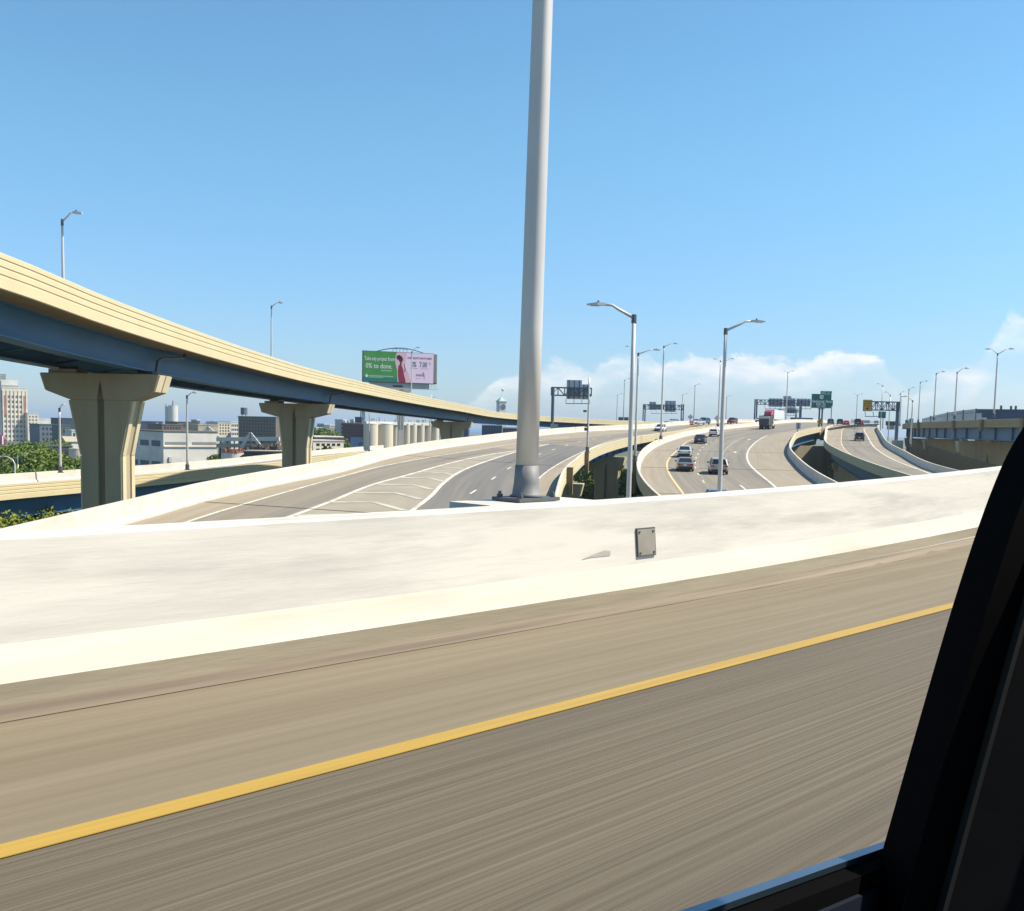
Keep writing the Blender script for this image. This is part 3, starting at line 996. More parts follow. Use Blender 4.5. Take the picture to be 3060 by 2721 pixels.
for y, sw, sw2, wc, sh in ((56.5, 3.35, 2.15, 6.35, .66), (104.5, 3.1, 2.4, 7.2, .0), (193, 4.4, 3.2, 7.6, .35)):
    c = RF.at(.5, y)
    hd = RF.head(y)
    hd.z = 0
    hd.normalize()
    c = c + Vector((hd.y, -hd.x, 0)) * sh
    pier(flyo, c, hd, wc, c.z - 1.93, sw, sw2, cap_end=.95, cap_mid=1.4, flare=3.0, depth=2.0, ped=[(-wc * .33, 1.5, .22), (2.2, .8, .03)])
    # drain pipe down the girder face
    g_ = RF.at(.8, y)
    rt = Vector((hd.y, -hd.x, 0))
    m = MB()
    x0 = g_ + rt * .62
    m.tube([x0 + rt * .35 + hd * 4.4 + Vector((0, 0, -.3)), x0 + rt * .3 + hd * 4.3 + Vector((0, 0, -.62)), x0 + hd * 1.4 + Vector((0, 0, -.85)), x0 + hd * .7 + Vector((0, 0, -1.05)), x0 + hd * .45 + Vector((0, 0, -1.7)), x0 + hd * .45 + Vector((0, 0, -2.2))], .085, 8)
    m.build('drain_pipe', 'galv_dark', flyo, smooth=True)

# ---- lower cream ramp G behind the flyover piers
G_n = []
for u, v in ((0, 1446), (251, 1428), (401, 1416), (560, 1404), (842, 1377), (927, 1366)):
    d = ray(u, v)
    k = (-3.8 - CAMZ) / d.z
    q = Vector((0, 0, CAMZ)) + d * k
    G_n.append(Vector((q.x, q.y, -4.75)))
G_n = mono(G_n, 4)
G_n = [Vector((-43.2, 55, -4.75))] + G_n + [Vector((-30, 195, -4.7)), Vector((-24, 250, -4.5))]
lg = Line(G_n)
G_f = []
for p in G_n:
    d = lg.p(p.y + .5) - lg.p(p.y - .5)
    d.z = 0
    d.normalize()
    G_f.append(p + Vector((-d.y, d.x, 0)) * 7.4 + Vector((0, 0, .15)))
RG = Road(Line(G_f), lg, 45, 250)
rampG = thing('elevated_ramp', 'lower cream ramp with blue girders running behind the flyover piers', 'ramp', (-40, 90, -6))
ribbon('deck', RG.L, RG.R, 45, 250, 70, 'pave', rampG, thick=.27)
parapet(RG.L, 45, 250, -1, rampG)
parapet(RG.R, 45, 250, 1, rampG)
for t in (.12, .88):
    igirder([RG.at(t, y) for y in ys(45, 250, 60)], 1.65, -.274, rampG, fl=.8)
for y in (95, 150, 205):
    c = RG.at(.5, y)
    hd = RG.head(y)
    hd.z = 0
    hd.normalize()
    pier(rampG, c, hd, 7.0, c.z - 2.6, 3.4, 3.0, cap_end=1.0, cap_mid=1.6, flare=2.0, depth=2.0, ped=[(-2.8, 1, .3), (2.8, 1, .3)])

# ---- bridge H on the right
pm('parapet_shade', (0.33, 0.26, 0.14), (0.29, 0.23, 0.12), .8, .4, (1, 1, 2))  # cream-yellow parapet with its shade darkened into the colour
H_n = [Vector((63.5, 92, 3.35)), Vector((67.2, 112, 3.38)), Vector((73.8, 148, 3.4)), Vector((79.3, 182, 3.45)), Vector((85.9, 214, 3.5)), Vector((96.5, 252, 3.6)), Vector((110, 290, 3.7)), Vector((128, 330, 3.9))]
lh = Line(H_n)
H_f = []
for p in H_n:
    d = lh.p(p.y + .5) - lh.p(p.y - .5)
    d.z = 0
    d.normalize()
    H_f.append(p + Vector((d.y, -d.x, 0)) * 13.0)
RH = Road(lh, Line(H_f), 92, 330)
brH = thing('overpass', 'shaded bridge with parapet coloured dark for shade and blue girder at the far right', 'overpass', (80, 150, 0))
ribbon('deck', RH.L, RH.R, 92, 330, 60, 'pave', brH, thick=.27)
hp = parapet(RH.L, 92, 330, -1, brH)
hp.data.materials[1] = MT['parapet_shade']
parapet(RH.R, 92, 330, 1, brH)
for t in (.08, .5, .92):
    igirder([RH.at(t, y) for y in ys(92, 330, 60)], 2.1, -.274, brH, fl=.8)
for y in ys(98, 300, 24):
    p = RH.at(.08, y)
    m = MB()
    m.box((p.x - .2, p.y, p.z - 1.3), (.30, .06, 1.9), -.2)
    m.build('stiffener', 'blue_steel', brH)
for y in (118, 151, 184, 216, 262):
    c = RH.at(.5, y)
    hd = RH.head(y)
    hd.z = 0
    hd.normalize()
    pier(brH, c, hd, 13.0, c.z - 2.7, 8.0, 7.4, off=-1.5, cap_end=2.0, cap_mid=3.2, flare=1.5, depth=2.4, ped=[(-5.4, 1, .3), (0, 1, .3), (5.4, 1, .3)])
# retaining wall and low ramp in the shade under bridge H
m = MB()
wl_ = [(58.5, 96), (63, 120), (71.5, 158), (77.2, 186), (88, 232), (104, 280), (124, 330)]
m.sweep([Vector((x + 3.0, y, zC(y) - .9)) for x, y in wl_], [(0, -16), (0, 0), (.4, 0), (.4, -16)], 1)
tag(m.build('retaining_wall', 'deck_concrete'), 'brown concrete side wall of the low ramp in shade beneath the right bridge', 'wall')

m = MB()
m.sweep([RC.at(.16, y, -2.35) for y in ys(92, 262, 30)], [(0, 0), (.5, 0), (.5, -14), (0, -14)], 1)
tag(m.build('retaining_wall', 'pier_concrete'), 'brown concrete wall in shade beneath the single-lane right ramp', 'wall')

m = MB()
a, b = RB.R.p(226), RC.L.p(236)
m.add([(a.x - 6, a.y, GZ), (b.x + 6, b.y, GZ), (b.x + 6, b.y + 1.2, GZ), (a.x - 6, a.y + 1.2, GZ), (a.x - 6, a.y, -1.2), (b.x + 6, b.y, -1.2), (b.x + 6, b.y + 1.2, -1.2), (a.x - 6, a.y + 1.2, -1.2)],
      [(3, 2, 1, 0), (4, 5, 6, 7), (0, 1, 5, 4), (1, 2, 6, 5), (2, 3, 7, 6), (3, 0, 4, 7)])
tag(m.build('abutment_wall', 'pier_concrete'), 'brown abutment wall in deep shade under the nose between the right ramps', 'wall')

# ================================================================== lamp posts
LG = 'lamp posts along the ramps'
def lamp(ut, vt, ub, vb, Y, tips, label, r=.11, zb=None, arm_r=.045, group=LG, name='lamp_post', base=True, mat='galv'):
    b = P(ub, vb, Y)
    if zb is not None:
        b.z = zb
    zt = zat(ut, vt, Y)
    h = zt - b.z
    t = thing(name, label, 'lamp post', b, group)
    m = MB()
    n = 7
    m.tube([b + Vector((0, 0, h * i / n)) for i in range(n + 1)], [r * (1 - .42 * i / n) for i in range(n + 1)], 10)
    m.build('pole', mat, t, smooth=True)
    if base:
        m = MB()
        m.tube([b + Vector((0, 0, -.02)), b + Vector((0, 0, .05))], r * 2.1, 8)
        m.tube([b + Vector((0, 0, .05)), b + Vector((0, 0, .55)), b + Vector((0, 0, .62))], [r * 1.55, r * 1.45, r * 1.02], 8)
        m.build('pole_base', 'galv_dark', t)
    top = b + Vector((0, 0, h))
    if tips:
        m = MB()
        m.tube([top + Vector((0, 0, -.28)), top + Vector((0, 0, .10))], [r * .8, r * .72], 8)
        m.build('pole_cap', 'galv_dark', t)
    for (u, v) in tips:
        e = P(u, v, Y)
        d = e - top
        hv = Vector((d.x, 0, 0))
        L = abs(d.x)
        sgn = 1 if d.x > 0 else -1
        hd = .62 if L > .9 else .62
        lumL = min(.75, L * .42)
        k = Vector((e.x - sgn * lumL, e.y, e.z))
        m = MB()
        m.tube([top + Vector((0, 0, -.05)), top.lerp(k, .55) + Vector((0, 0, .04)), k + Vector((-sgn * .16 * L, 0, -.05 * abs(d.z))), k + Vector((sgn * .05, 0, 0))], [arm_r * 1.25, arm_r * 1.1, arm_r, arm_r], 8)
        m.build('arm', mat, t, smooth=True)
        m = MB()
        c = Vector(((k.x + e.x) / 2, e.y, e.z - .01))
        m.add([c + Vector((sgn * x * lumL / .75, y, z)) for x, y, z in ((-.40, -.08, .07), (-.40, .08, .07), (-.40, .08, -.03), (-.40, -.08, -.03), (-.05, -.17, .09), (-.05, .17, .09), (-.05, .17, -.05), (-.05, -.17, -.05), (.42, -.12, .02), (.42, .12, .02), (.42, .12, -.03), (.42, -.12, -.03))],
              [(0, 3, 2, 1), (0, 4, 7, 3), (0, 1, 5, 4), (1, 2, 6, 5), (3, 7, 6, 2), (4, 8, 11, 7), (4, 5, 9, 8), (5, 6, 10, 9), (7, 11, 10, 6), (8, 9, 10, 11)])
        lu = m.build('luminaire', 'galv', t)
        m = MB()
        m.box(c + Vector((sgn * .08 * lumL, 0, -.055)), (lumL * .5, .2, .03))
        m.build('lens', 'lamp_lens', lu)
        if L > 1.0:
            m = MB()
            m.tube([c + Vector((-sgn * .08, 0, .08)), c + Vector((-sgn * .08, 0, .17))], .05, 8)
            m.build('photocell', 'galv_dark', lu)
    return t

# the post on our own barrier
pb = NP(0, D0 + .72, .865)
dd = ray(1572, 1500)
kk = (D0 + .72) / (dd.x * NV.x + dd.y * NV.y)
sx = (dd * kk).dot(DV)
m = MB()
m.box(NP(sx, D0 + .74, .30), (1.3, .5, 1.13), M=FR)
blk = m.build('lamp_pedestal', 'barrier_concrete', bar)
base = NP(sx, D0 + .72, .866)
t = thing('lamp_post', 'large galvanised lamp post on the foreground barrier, cut off by the picture top', 'lamp post', base, LG)
m = MB()
m.tube([base + Vector((.012 * (9.5 * i / 8), 0, .30 + 9.5 * i / 8)) for i in range(9)], [.098 - .03 * i / 8 for i in range(9)], 20)
m.build('pole', 'galv', t, smooth=True)
m = MB()
m.box(base + Vector((0, 0, .02)), (.50, .34, .03), M=FR)
m.build('base_plate', 'galv_dark', t)
for a in (-.20, .20):
    for b in (-.125, .125):
        m = MB()
        q = base + DV * a + NV * b
        m.tube([q + Vector((0, 0, .03)), q + Vector((0, 0, .085))], .014, 6)
        m.tube([q + Vector((0, 0, .038)), q + Vector((0, 0, .06))], .026, 6)
        m.build('anchor_bolt', 'galv_dark', t)
m = MB()
m.tube([base + Vector((0, 0, .04)), base + Vector((0, 0, .06)), base + Vector((0, 0, .16)), base + Vector((0, 0, .31))], [.15, .125, .11, .102], 16)
m.build('pole_base', 'galv_mid', t, smooth=True)
m = MB()
m.tube([base + Vector((.048, 0, 4.30)), base + Vector((.0485, 0, 4.34))], .0885, 20)
m.build('pole_joint', 'galv', t, smooth=True)
m = MB()
tp = base + Vector((.114, 0, 9.75))
m.tube([tp, tp + Vector((.9, 0, .5)), tp + Vector((1.7, 0, .62))], [.06, .05, .045], 8)
m.build('arm', 'galv', t)

lamp(1894, 946, 1878, 1495, 46, [(1757, 908)], 'tall lamp post, arm to the left, rising behind the foreground barrier at centre', r=.15, zb=GZ, arm_r=.06)
q = pole_block(RB.L, 60, -1, rampB)
lamp(2170, 985, 2150, 1470, 60, [(2284, 960)], 'tall lamp post with right arm in front of the crossover cars', r=.15, zb=q.z, arm_r=.06)
q = pole_block(RB.L, 113, -1, rampB, w=1.0, zb=-2.6)
lamp(1911, 1056, 1897, 1388, 113, [(1973, 1045)], 'lamp post on the brown pedestal where the cream ramp meets the curve', r=.15, zb=q.z)
q = pole_block(RB.L, 166, -1, rampB)
lamp(1990, 1035, 1975, 1303, 166, [(2025, 1026)], 'slim lamp post with right arm beside the oncoming white car', r=.17, zb=q.z)
q = pole_block(RA.R, 83, 1, rampA, w=.8, zb=-1.25, t=.5)
q = pole_block(RA.R, 108, 1, rampA, w=.8, zb=-1.25)
cp = lamp(1763, 1127, 1755, 1352, 108, [], 'armless pole with two small camera boxes on the cream ramp', r=.13, zb=q.z, name='camera_pole')
for v, dx in ((1228, -.32), (1270, -.22), (1282, -.22)):
    m = MB()
    c = P(1757, v, 108)
    m.box((c.x + dx, c.y, c.z), (.34, .3, .34 if v > 1240 else .22))
    m.build('camera_box', 'galv_dark', cp)
lamp(1868, 1136, 1863, 1256, 330, [(1884, 1131)], 'distant lamp post just left of the tall left-armed post, on the flyover', r=.2, zb=zat(1863, 1262, 330))
lamp(1845, 1180, 1843, 1256, 420, [(1859, 1176)], 'small distant lamp post above the dark sign boards', r=.22, zb=zat(1843, 1262, 420))
lamp(1890, 1040, 1884, 1290, 182, [(1869, 1034)], 'lamp post hidden behind the tall left-armed post, its arm poking out left', r=.17)
lamp(2077, 1152, 2073, 1262, 340, [(2093, 1147)], 'lamp post beside the orange barrels and diamond sign', r=.2)
lamp(2040, 1180, 2037, 1256, 420, [(2054, 1176)], 'small lamp post at the right end of the left sign gantry', r=.2)
lamp(2154, 1078, 2146, 1268, 236, [(2132, 1072)], 'lamp post with left arm right behind the tall right-armed post', r=.18, zb=RB.L.p(236).z + .95)
lamp(2171, 1078, 2161, 1268, 250, [(2194, 1071)], 'lamp post with right arm, twin of the left-armed one behind the tall post', r=.18, zb=RB.L.p(250).z + .95)
lamp(2172, 1186, 2169, 1258, 420, [(2184, 1182)], 'small far lamp post above the red suv', r=.22)
lamp(2357, 1113, 2348, 1262, 320, [(2341, 1108), (2373, 1108)], 'double-armed lamp post in front of the wide grey sign gantry', r=.2)
lamp(2565, 1181, 2558, 1272, 360, [(2549, 1176), (2579, 1176)], 'double-armed lamp post left of the orange sign', r=.2)
lamp(2637, 1152, 2631, 1282, 262, [(2620, 1146)], 'lamp post with left arm crossing the truss of the orange sign', r=.17, zb=GZ)
lamp(2661, 1181, 2654, 1306, 232, [(2642, 1171)], 'shorter lamp post with left arm in front of the truss post', r=.16, zb=GZ)
lamp(2691, 1175, 2686, 1272, 330, [(2703, 1169), (2682, 1179)], 'double-armed lamp post just right of the truss post', r=.2)
lamp(2696, 1184, 2689, 1272, 350, [(2711, 1183)], 'lamp post with short right arm just right of the truss post', r=.2)
lamp(2717, 1163, 2711, 1262, 268, [(2733, 1158)], 'leftmost lamp post standing on the shaded right bridge', r=.18)
q = pole_block(RC.R, 174, 1, rampC)
lamp(2729, 1197, 2719, 1352, 174, [(2696, 1184)], 'lamp post with left arm on the right ramp wall, standing lowest', r=.15, zb=q.z)
for (ut, vt, ub, Y, tips, lb) in ((2753, 1142, 2744, 222, [(2773, 1138)], 'second lamp post from left on the shaded right bridge'),
                                  (2799, 1116, 2790, 186, [(2824, 1110)], 'third lamp post on the right bridge, at the start of the slatted screen'),
                                  (2865, 1112, 2852, 168, [(2895, 1100)], 'fourth lamp post on the right bridge, in front of the slatted screen'),
                                  (2985, 1057, 2969, 148, [(2944, 1042), (3030, 1042)], 'double-armed lamp post in front of the blue building at right')):
    q = pole_block(RH.L, Y, -1, brH, w=1.1, zb=-.9, zt=.99)
    lamp(ut, vt, ub, 1258, Y, tips, lb, r=.14, zb=q.z)
lamp(185, 659, 189, 846, 62, [(244, 635)], 'lamp post on the flyover at far left against open sky', r=.11, zb=RF.L.p(62).z + .96)
lamp(808, 915, 811, 1070, 114, [(846, 904)], 'lamp post on the flyover between the left pier and the billboard', r=.11, zb=RF.L.p(114).z + .96)
lamp(1230, 1051, 1229, 1178, 178, [(1255, 1038)], 'lamp post on the flyover crossing in front of the billboard', r=.12, zb=RF.L.p(178).z + .96)
lamp(1287, 1195, 1286, 1215, 250, [(1301, 1187)], 'far lamp post whose arm just clears the flyover right of the billboard', r=.15, zb=RF.L.p(250).z + .96)
lamp(176, 1221, 181, 1418, 97, [(194, 1208)], 'pale lamp post on the lower ramp left of the big pier', r=.14, zb=RG.L.p(97).z + .96)
lamp(560, 1183, 560, 1400, 111, [(588, 1173)], 'lamp post in front of the white warehouse between the two piers', r=.15, zb=RG.R.p(111).z + .96)
lamp(1103, 1215, 1103, 1348, 170, [], 'plain pole in front of the dark grain silo', r=.13, zb=RG.R.p(170).z - 1.0, name='utility_pole')
lamp(1283, 1240, 1283, 1330, 230, [], 'plain pole in front of the small pale silos', r=.15, zb=RG.R.p(230).z - 1.0, name='utility_pole')
lamp(1289, 1178, 1288, 1260, 205, [], 'thin pole rising behind the flyover near the pale silos', r=.08, zb=-4, name='utility_pole')
# street lamps down among the trees
t = thing('street_lamp', 'curved street lamp with hooked arm in front of the trees at left', 'street lamp', P(45, 1440, 128))
m = MB()
b = P(45, 1440, 128)
b.z = GZ
tp = zat(44, 1385, 128)
m.tube([b, (b.x, b.y, tp), (b.x - .25, b.y, tp + .5), (b.x - .9, b.y, tp + .85), (b.x - 1.8, b.y, tp + .9)], [.12, .09, .08, .07, .06], 8)
m.build('pole', 'galv', t, smooth=True)
m = MB()
m.box((b.x - 2.0, b.y, tp + .88), (.6, .3, .14))
m.build('luminaire', 'galv', t)
t = thing('street_lamp', 'straight street lamp with short right arm standing among the left trees', 'street lamp', P(54, 1400, 150))
m = MB()
b = P(54, 1400, 150)
b.z = GZ
tp = zat(54, 1362, 150)
m.tube([b, (b.x, b.y, tp)], [.13, .08], 8)
m.tube([(b.x, b.y, tp), (b.x + .5, b.y, tp + .35), (b.x + .9, b.y, tp + .35)], .05, 6)
m.build('pole', 'galv', t, smooth=True)
m = MB()
m.box((b.x + 1.05, b.y, tp + .35), (.6, .3, .14))
m.build('luminaire', 'galv', t)

# ================================================================== sign gantries
def panel(par, u0, u1, v0, v1, Y, mat='sign_back', name='sign_panel', ribs=3, th=.12, rib_sd=-1, hang=None):
    a, b = P(u0, (v0 + v1) / 2, Y), P(u1, (v0 + v1) / 2, Y)
    z1, z0 = zat((u0 + u1) / 2, v0, Y), zat((u0 + u1) / 2, v1, Y)
    m = MB()
    m.bx(a.x, b.x, Y - th / 2, Y + th / 2, z0, z1)
    o = m.build(name, mat, par)
    for i in range(ribs):
        x = a.x + (b.x - a.x) * (i + .5) / ribs
        m = MB()
        m.bx(x - .07, x + .07, Y - th / 2 - .14, Y - th / 2 - .004, z0 + .02, z1 - .02)
        m.build('stiffener', 'sign_rib', o)
    return a.x, b.x, z0, z1
def truss(par, u0, u1, v0, v1, Y, bays, mat='gantry_blue', w=.16, dep=.0):
    a, b = P(u0, (v0 + v1) / 2, Y), P(u1, (v0 + v1) / 2, Y)
    z1, z0 = zat((u0 + u1) / 2, v0, Y), zat((u0 + u1) / 2, v1, Y)
    m = MB()
    for yy in (Y + .3, Y + 1.3):
        m.beam((a.x, yy, z1), (b.x, yy, z1), w)
        m.beam((a.x, yy, z0), (b.x, yy, z0), w)
        for i in range(bays + 1):
            x = a.x + (b.x - a.x) * i / bays
            m.beam((x, yy, z0), (x, yy, z1), w * .7)
            if i < bays:
                x2 = a.x + (b.x - a.x) * (i + 1) / bays
                m.beam((x, yy, z1 if i % 2 else z0), (x2, yy, z0 if i % 2 else z1), w * .6)
    for i in range(bays + 1):
        x = a.x + (b.x - a.x) * i / bays
        for z in (z0, z1):
            m.beam((x, Y + .3, z), (x, Y + 1.3, z), w * .6)
    return m.build('truss', mat, par)
def post(par, u, vt, zb, Y, w, mat='gantry_blue', name='post'):
    p = P(u, vt, Y)
    m = MB()
    m.tube([(p.x, Y, zb), (p.x, Y, p.z)], w, 12)
    return m.build(name, mat, par, smooth=False)
def catwalk(par, u0, u1, v, vtop, Y, n, mat='gantry_blue'):
    a, b = P(u0, v, Y), P(u1, v, Y)
    zt = zat((u0 + u1) / 2, vtop, Y)
    m = MB()
    m.beam((a.x, Y - .5, a.z), (b.x, Y - .5, b.z), .14, .14)
    m.beam((a.x, Y - .1, a.z), (b.x, Y - .1, b.z), .1, .1)
    for i in range(n + 1):
        x = a.x + (b.x - a.x) * i / n
        m.beam((x, Y - .45, a.z), (x, Y - .05, zt), .1)
    return m.build('catwalk', mat, par)

gn = thing('sign_gantry', 'blue cantilever sign gantry showing grey sign backs, left of the slim camera pole', 'sign gantry', P(1651, 1290, 196), 'overhead sign gantries')
post(gn, 1653, 1157, RA.L.p(196).z - 2, 195.2, .30)
truss(gn, 1648, 1768, 1158, 1181, 196, 6, w=.22)
panel(gn, 1693, 1738.5, 1135, 1192, 197.6, ribs=3)
panel(gn, 1739, 1761, 1148, 1193, 197.6, ribs=2)
catwalk(gn, 1691, 1762, 1205.5, 1193, 197.4, 3)
m = MB()
p = P(1656, 1283, 194.6)
m.box((p.x, 194.6, p.z + .2), (1.4, .8, 1.7))
m.build('post_pedestal', 'parapet_inner', gn)
gn = thing('sign_gantry', 'small far gantry of grey sign backs between two post pairs', 'sign gantry', P(1980, 1254, 400), 'overhead sign gantries')
for u in (1923, 1928.5, 2037, 2043):
    post(gn, u, 1207, zat(u, 1262, 400), 400 + (0 if u in (1923, 2043) else 1.6), .24)
truss(gn, 1926, 2042, 1209, 1223, 400, 10, w=.2)
panel(gn, 1940, 1960, 1200, 1224, 401.6, ribs=2)
panel(gn, 1960.4, 1985, 1208, 1223, 401.6, ribs=2)
panel(gn, 1987, 2019, 1197, 1230, 401.6, ribs=3)
catwalk(gn, 1945, 2022, 1235, 1226, 399, 5)
gn = thing('sign_gantry', 'wide gantry with three grey sign backs above the trucks', 'sign gantry', P(2330, 1257, 345), 'overhead sign gantries')
for u, vt in ((2257, 1192), (2262.5, 1192), (2391, 1214), (2394.5, 1214)):
    post(gn, u, vt, zat(u, 1264, 345), 345 + (0 if u in (2257, 2394.5) else 1.6), .26)
truss(gn, 2263, 2422, 1195.5, 1209, 345, 13, w=.2)
panel(gn, 2297, 2338.5, 1190, 1215, 346.6, ribs=4)
panel(gn, 2340.5, 2377, 1189.5, 1215, 346.6, ribs=4)
panel(gn, 2340.5, 2364.5, 1183, 1189.3, 346.6, ribs=2)
panel(gn, 2380, 2422, 1190.5, 1214, 346.6, ribs=4)
catwalk(gn, 2285, 2422, 1221, 1210, 344, 9)
gn = thing('sign_gantry', 'smaller grey sign back hanging below and behind the wide gantry', 'sign gantry', P(2360, 1257, 400), 'overhead sign gantries')
for u in (2327, 2331, 2378, 2381):
    post(gn, u, 1222, zat(u, 1262, 400), 400, .16)
truss(gn, 2326, 2394, 1224, 1231, 400, 8, w=.16)
panel(gn, 2351.5, 2376, 1216, 1234.5, 401.6, ribs=3)
catwalk(gn, 2345, 2380, 1241, 1236, 399, 4)
gn = thing('sign_gantry', 'row of small grey sign backs on the horizon over the right ramp crest', 'sign gantry', P(2590, 1272, 480), 'overhead sign gantries')
for u in (2546, 2632):
    post(gn, u, 1252, zat(u, 1278, 480), 480, .22)
m = MB()
m.beam(P(2545, 1259, 480.6), P(2633, 1261, 480.6), .25, .25)
m.build('beam', 'gantry_blue', gn)
panel(gn, 2550, 2564, 1253, 1264, 479.5, ribs=2)
panel(gn, 2576, 2599, 1255, 1267, 479.5, ribs=3)
panel(gn, 2612, 2625, 1256, 1267, 479.5, ribs=2)
# orange sign on the truss arm
gn = thing('sign_gantry', 'cantilever truss holding the orange-yellow sign with a down arrow', 'sign gantry', P(2676, 1325, 214), 'overhead sign gantries')
post(gn, 2684, 1200, RC.R.p(205).z - .3, 214.8, .36)
m = MB()
p = P(2680, 1326, 213.6)
m.bx(p.x - .75, p.x + 1.15, 213.1, 214.5, GZ, p.z + .75)
m.build('post_pedestal', 'parapet_inner', gn)
truss(gn, 2606, 2690, 1200, 1225, 214, 5, w=.2)
x0, x1, z0, z1 = panel(gn, 2579, 2606, 1194, 1228, 213.6, 'sign_yellow', ribs=0)
lx, lz = x1 - x0, z1 - z0
m = MB()
for (a, b, c, d) in ((0, 1, 0, .02), (0, 1, .98, 1), (0, .03, 0, 1), (.97, 1, 0, 1)):
    m.bx(x0 + lx * a, x0 + lx * b, 213.6 - .075, 213.6 - .064, z0 + lz * c, z0 + lz * d)
m.build('sign_border', 'sign_black', gn)
random.seed(3)
for row, zf in enumerate((.83, .66, .47)):              # lettering too small to read in the photograph
    m = MB()
    x = .12
    while x < .88:
        w_ = random.uniform(.05, .10)
        m.bx(x0 + lx * x, x0 + lx * (x + w_), 213.6 - .075, 213.6 - .064, z0 + lz * (zf - .05), z0 + lz * (zf + .05))
        x += w_ + .05
    m.build('worn_lettering', 'sign_rib', gn)
m = MB()
xc = (x0 + x1) / 2
m.prism([(xc - .42, z0 + lz * .27), (xc, z0 + lz * .08), (xc + .42, z0 + lz * .27), (xc + .13, z0 + lz * .24), (xc + .13, z0 + lz * .34), (xc - .13, z0 + lz * .34), (xc - .13, z0 + lz * .24)], 213.6 - .076, 213.6 - .064)
m.build('arrow', 'sign_black', gn)
catwalk(gn, 2584, 2632, 1244, 1228, 213.6, 2)
# green exit sign
gs = thing('road_sign', 'green exit sign for National Ave and 6th St on two posts', 'road sign', P(2455, 1262, 256), 'green road signs')
YS = 255.0
x0, x1, z0, z1 = panel(gs, 2425, 2484, 1176.7, 1218.8, YS, 'sign_green', ribs=0, th=.1)
tx0, tx1, tz0, tz1 = panel(gs, 2452, 2485.5, 1168, 1176.4, YS, 'sign_green', 'exit_tab', ribs=0, th=.1)
for u in (2450.5, 2459):
    post(gs, u, 1190, RB.R.p(250).z - .5, YS + .35, .22)
m = MB()
for u in (2450.5, 2459):
    p = P(u, 1221, YS)
    m.box((p.x, YS + .1, p.z), (.9, .5, .18))
m.build('bracket', 'gantry_blue', gs)
RX = Matrix.Rotation(math.pi / 2, 4, 'X')
def T(x, z, y):
    return Matrix.Translation((x, y, z)) @ RX
cx = (x0 + x1) / 2
hh = z1 - z0
m = MB()
for (a, b, c, d) in ((.012, .988, .015, .035), (.012, .988, .965, .985), (.012, .03, .015, .985), (.97, .988, .015, .985)):
    m.bx(x0 + (x1-x0) * a, x0 + (x1-x0) * b, YS - .062, YS - .053, z0 + hh * c, z0 + hh * d)
m.build('sign_border', 'sign_green', gs)
text('National Ave', .98, T(cx - .05, z0 + hh * .475, YS - .07), 'sign_white', gs)
text('6th St', .98, T(cx - .1, z0 + hh * .275, YS - .07), 'sign_white', gs)
text('1/2  MILE', .55, T(cx, z0 + hh * .10, YS - .07), 'sign_white', gs)
text('EXIT  311', .52, T((tx0 + tx1) / 2, (tz0 + tz1) / 2, YS - .07), 'sign_white', gs)
m = MB()
sh = [(-.5, .25), (-.38, .46), (0, .52), (.38, .46), (.5, .25), (.47, -.15), (.36, -.38), (0, -.52), (-.36, -.38), (-.47, -.15)]
sz = z0 + hh * .78
m.prism([(cx + a * .95, sz + b * .95) for a, b in sh], YS - .066, YS - .052)
shd = m.build('route_shield', 'sign_white', gs)
text('59', .62, T(cx, sz, YS - .075), 'sign_black', gs)
def plain_sign(u0, u1, v0, v1, Y, mat, label, posts, vb, group='green road signs', cat='road sign', name='road_sign', ribs=0):
    s = thing(name, label, cat, P((u0 + u1) / 2, vb, Y), group)
    panel(s, u0, u1, v0, v1, Y, mat, ribs=ribs, th=.08)
    for u in posts:
        post(s, u, v0 + 2, zat(u, vb, Y), Y + .2, .08 * Y / 200)
    return s
plain_sign(2484, 2488.5, 1195, 1213, 262, 'sign_green', 'edge of a second green sign peeking out right of the National Ave sign', (2486,), 1268)
plain_sign(2625, 2647, 1229, 1249, 300, 'sign_green', 'blank-looking green sign under the truss of the orange sign', (2633, 2640), 1280)
plain_sign(2705, 2716, 1254, 1270, 330, 'sign_green', 'far small green sign at the left end of the right bridge', (2710,), 1275)
plain_sign(2717, 2729, 1250, 1269, 325, 'sign_green', 'second far green sign beside it on the right bridge', (2723,), 1275)
plain_sign(2378.5, 2392.5, 1263, 1281, 212, 'sign_back', 'small square grey sign back on a thin post at the ramp edge', (2384,), 1300, group='grey sign backs', ribs=1)
plain_sign(2362, 2391, 1247, 1253.5, 470, 'car_navy', 'left one of the two long dark boards on the horizon below the gantry', (2364, 2389), 1262, 'dark boards on the horizon', 'board', 'dark_board')
plain_sign(2394, 2429, 1248, 1256, 460, 'car_navy', 'right one of the two long dark boards on the horizon below the gantry', (2397, 2426), 1262, 'dark boards on the horizon', 'board', 'dark_board')
plain_sign(1848, 1878, 1246, 1256, 430, 'car_navy', 'dark board on the horizon left of the tall left-armed lamp post', (1851, 1875), 1262, 'dark boards on the horizon', 'board', 'dark_board')
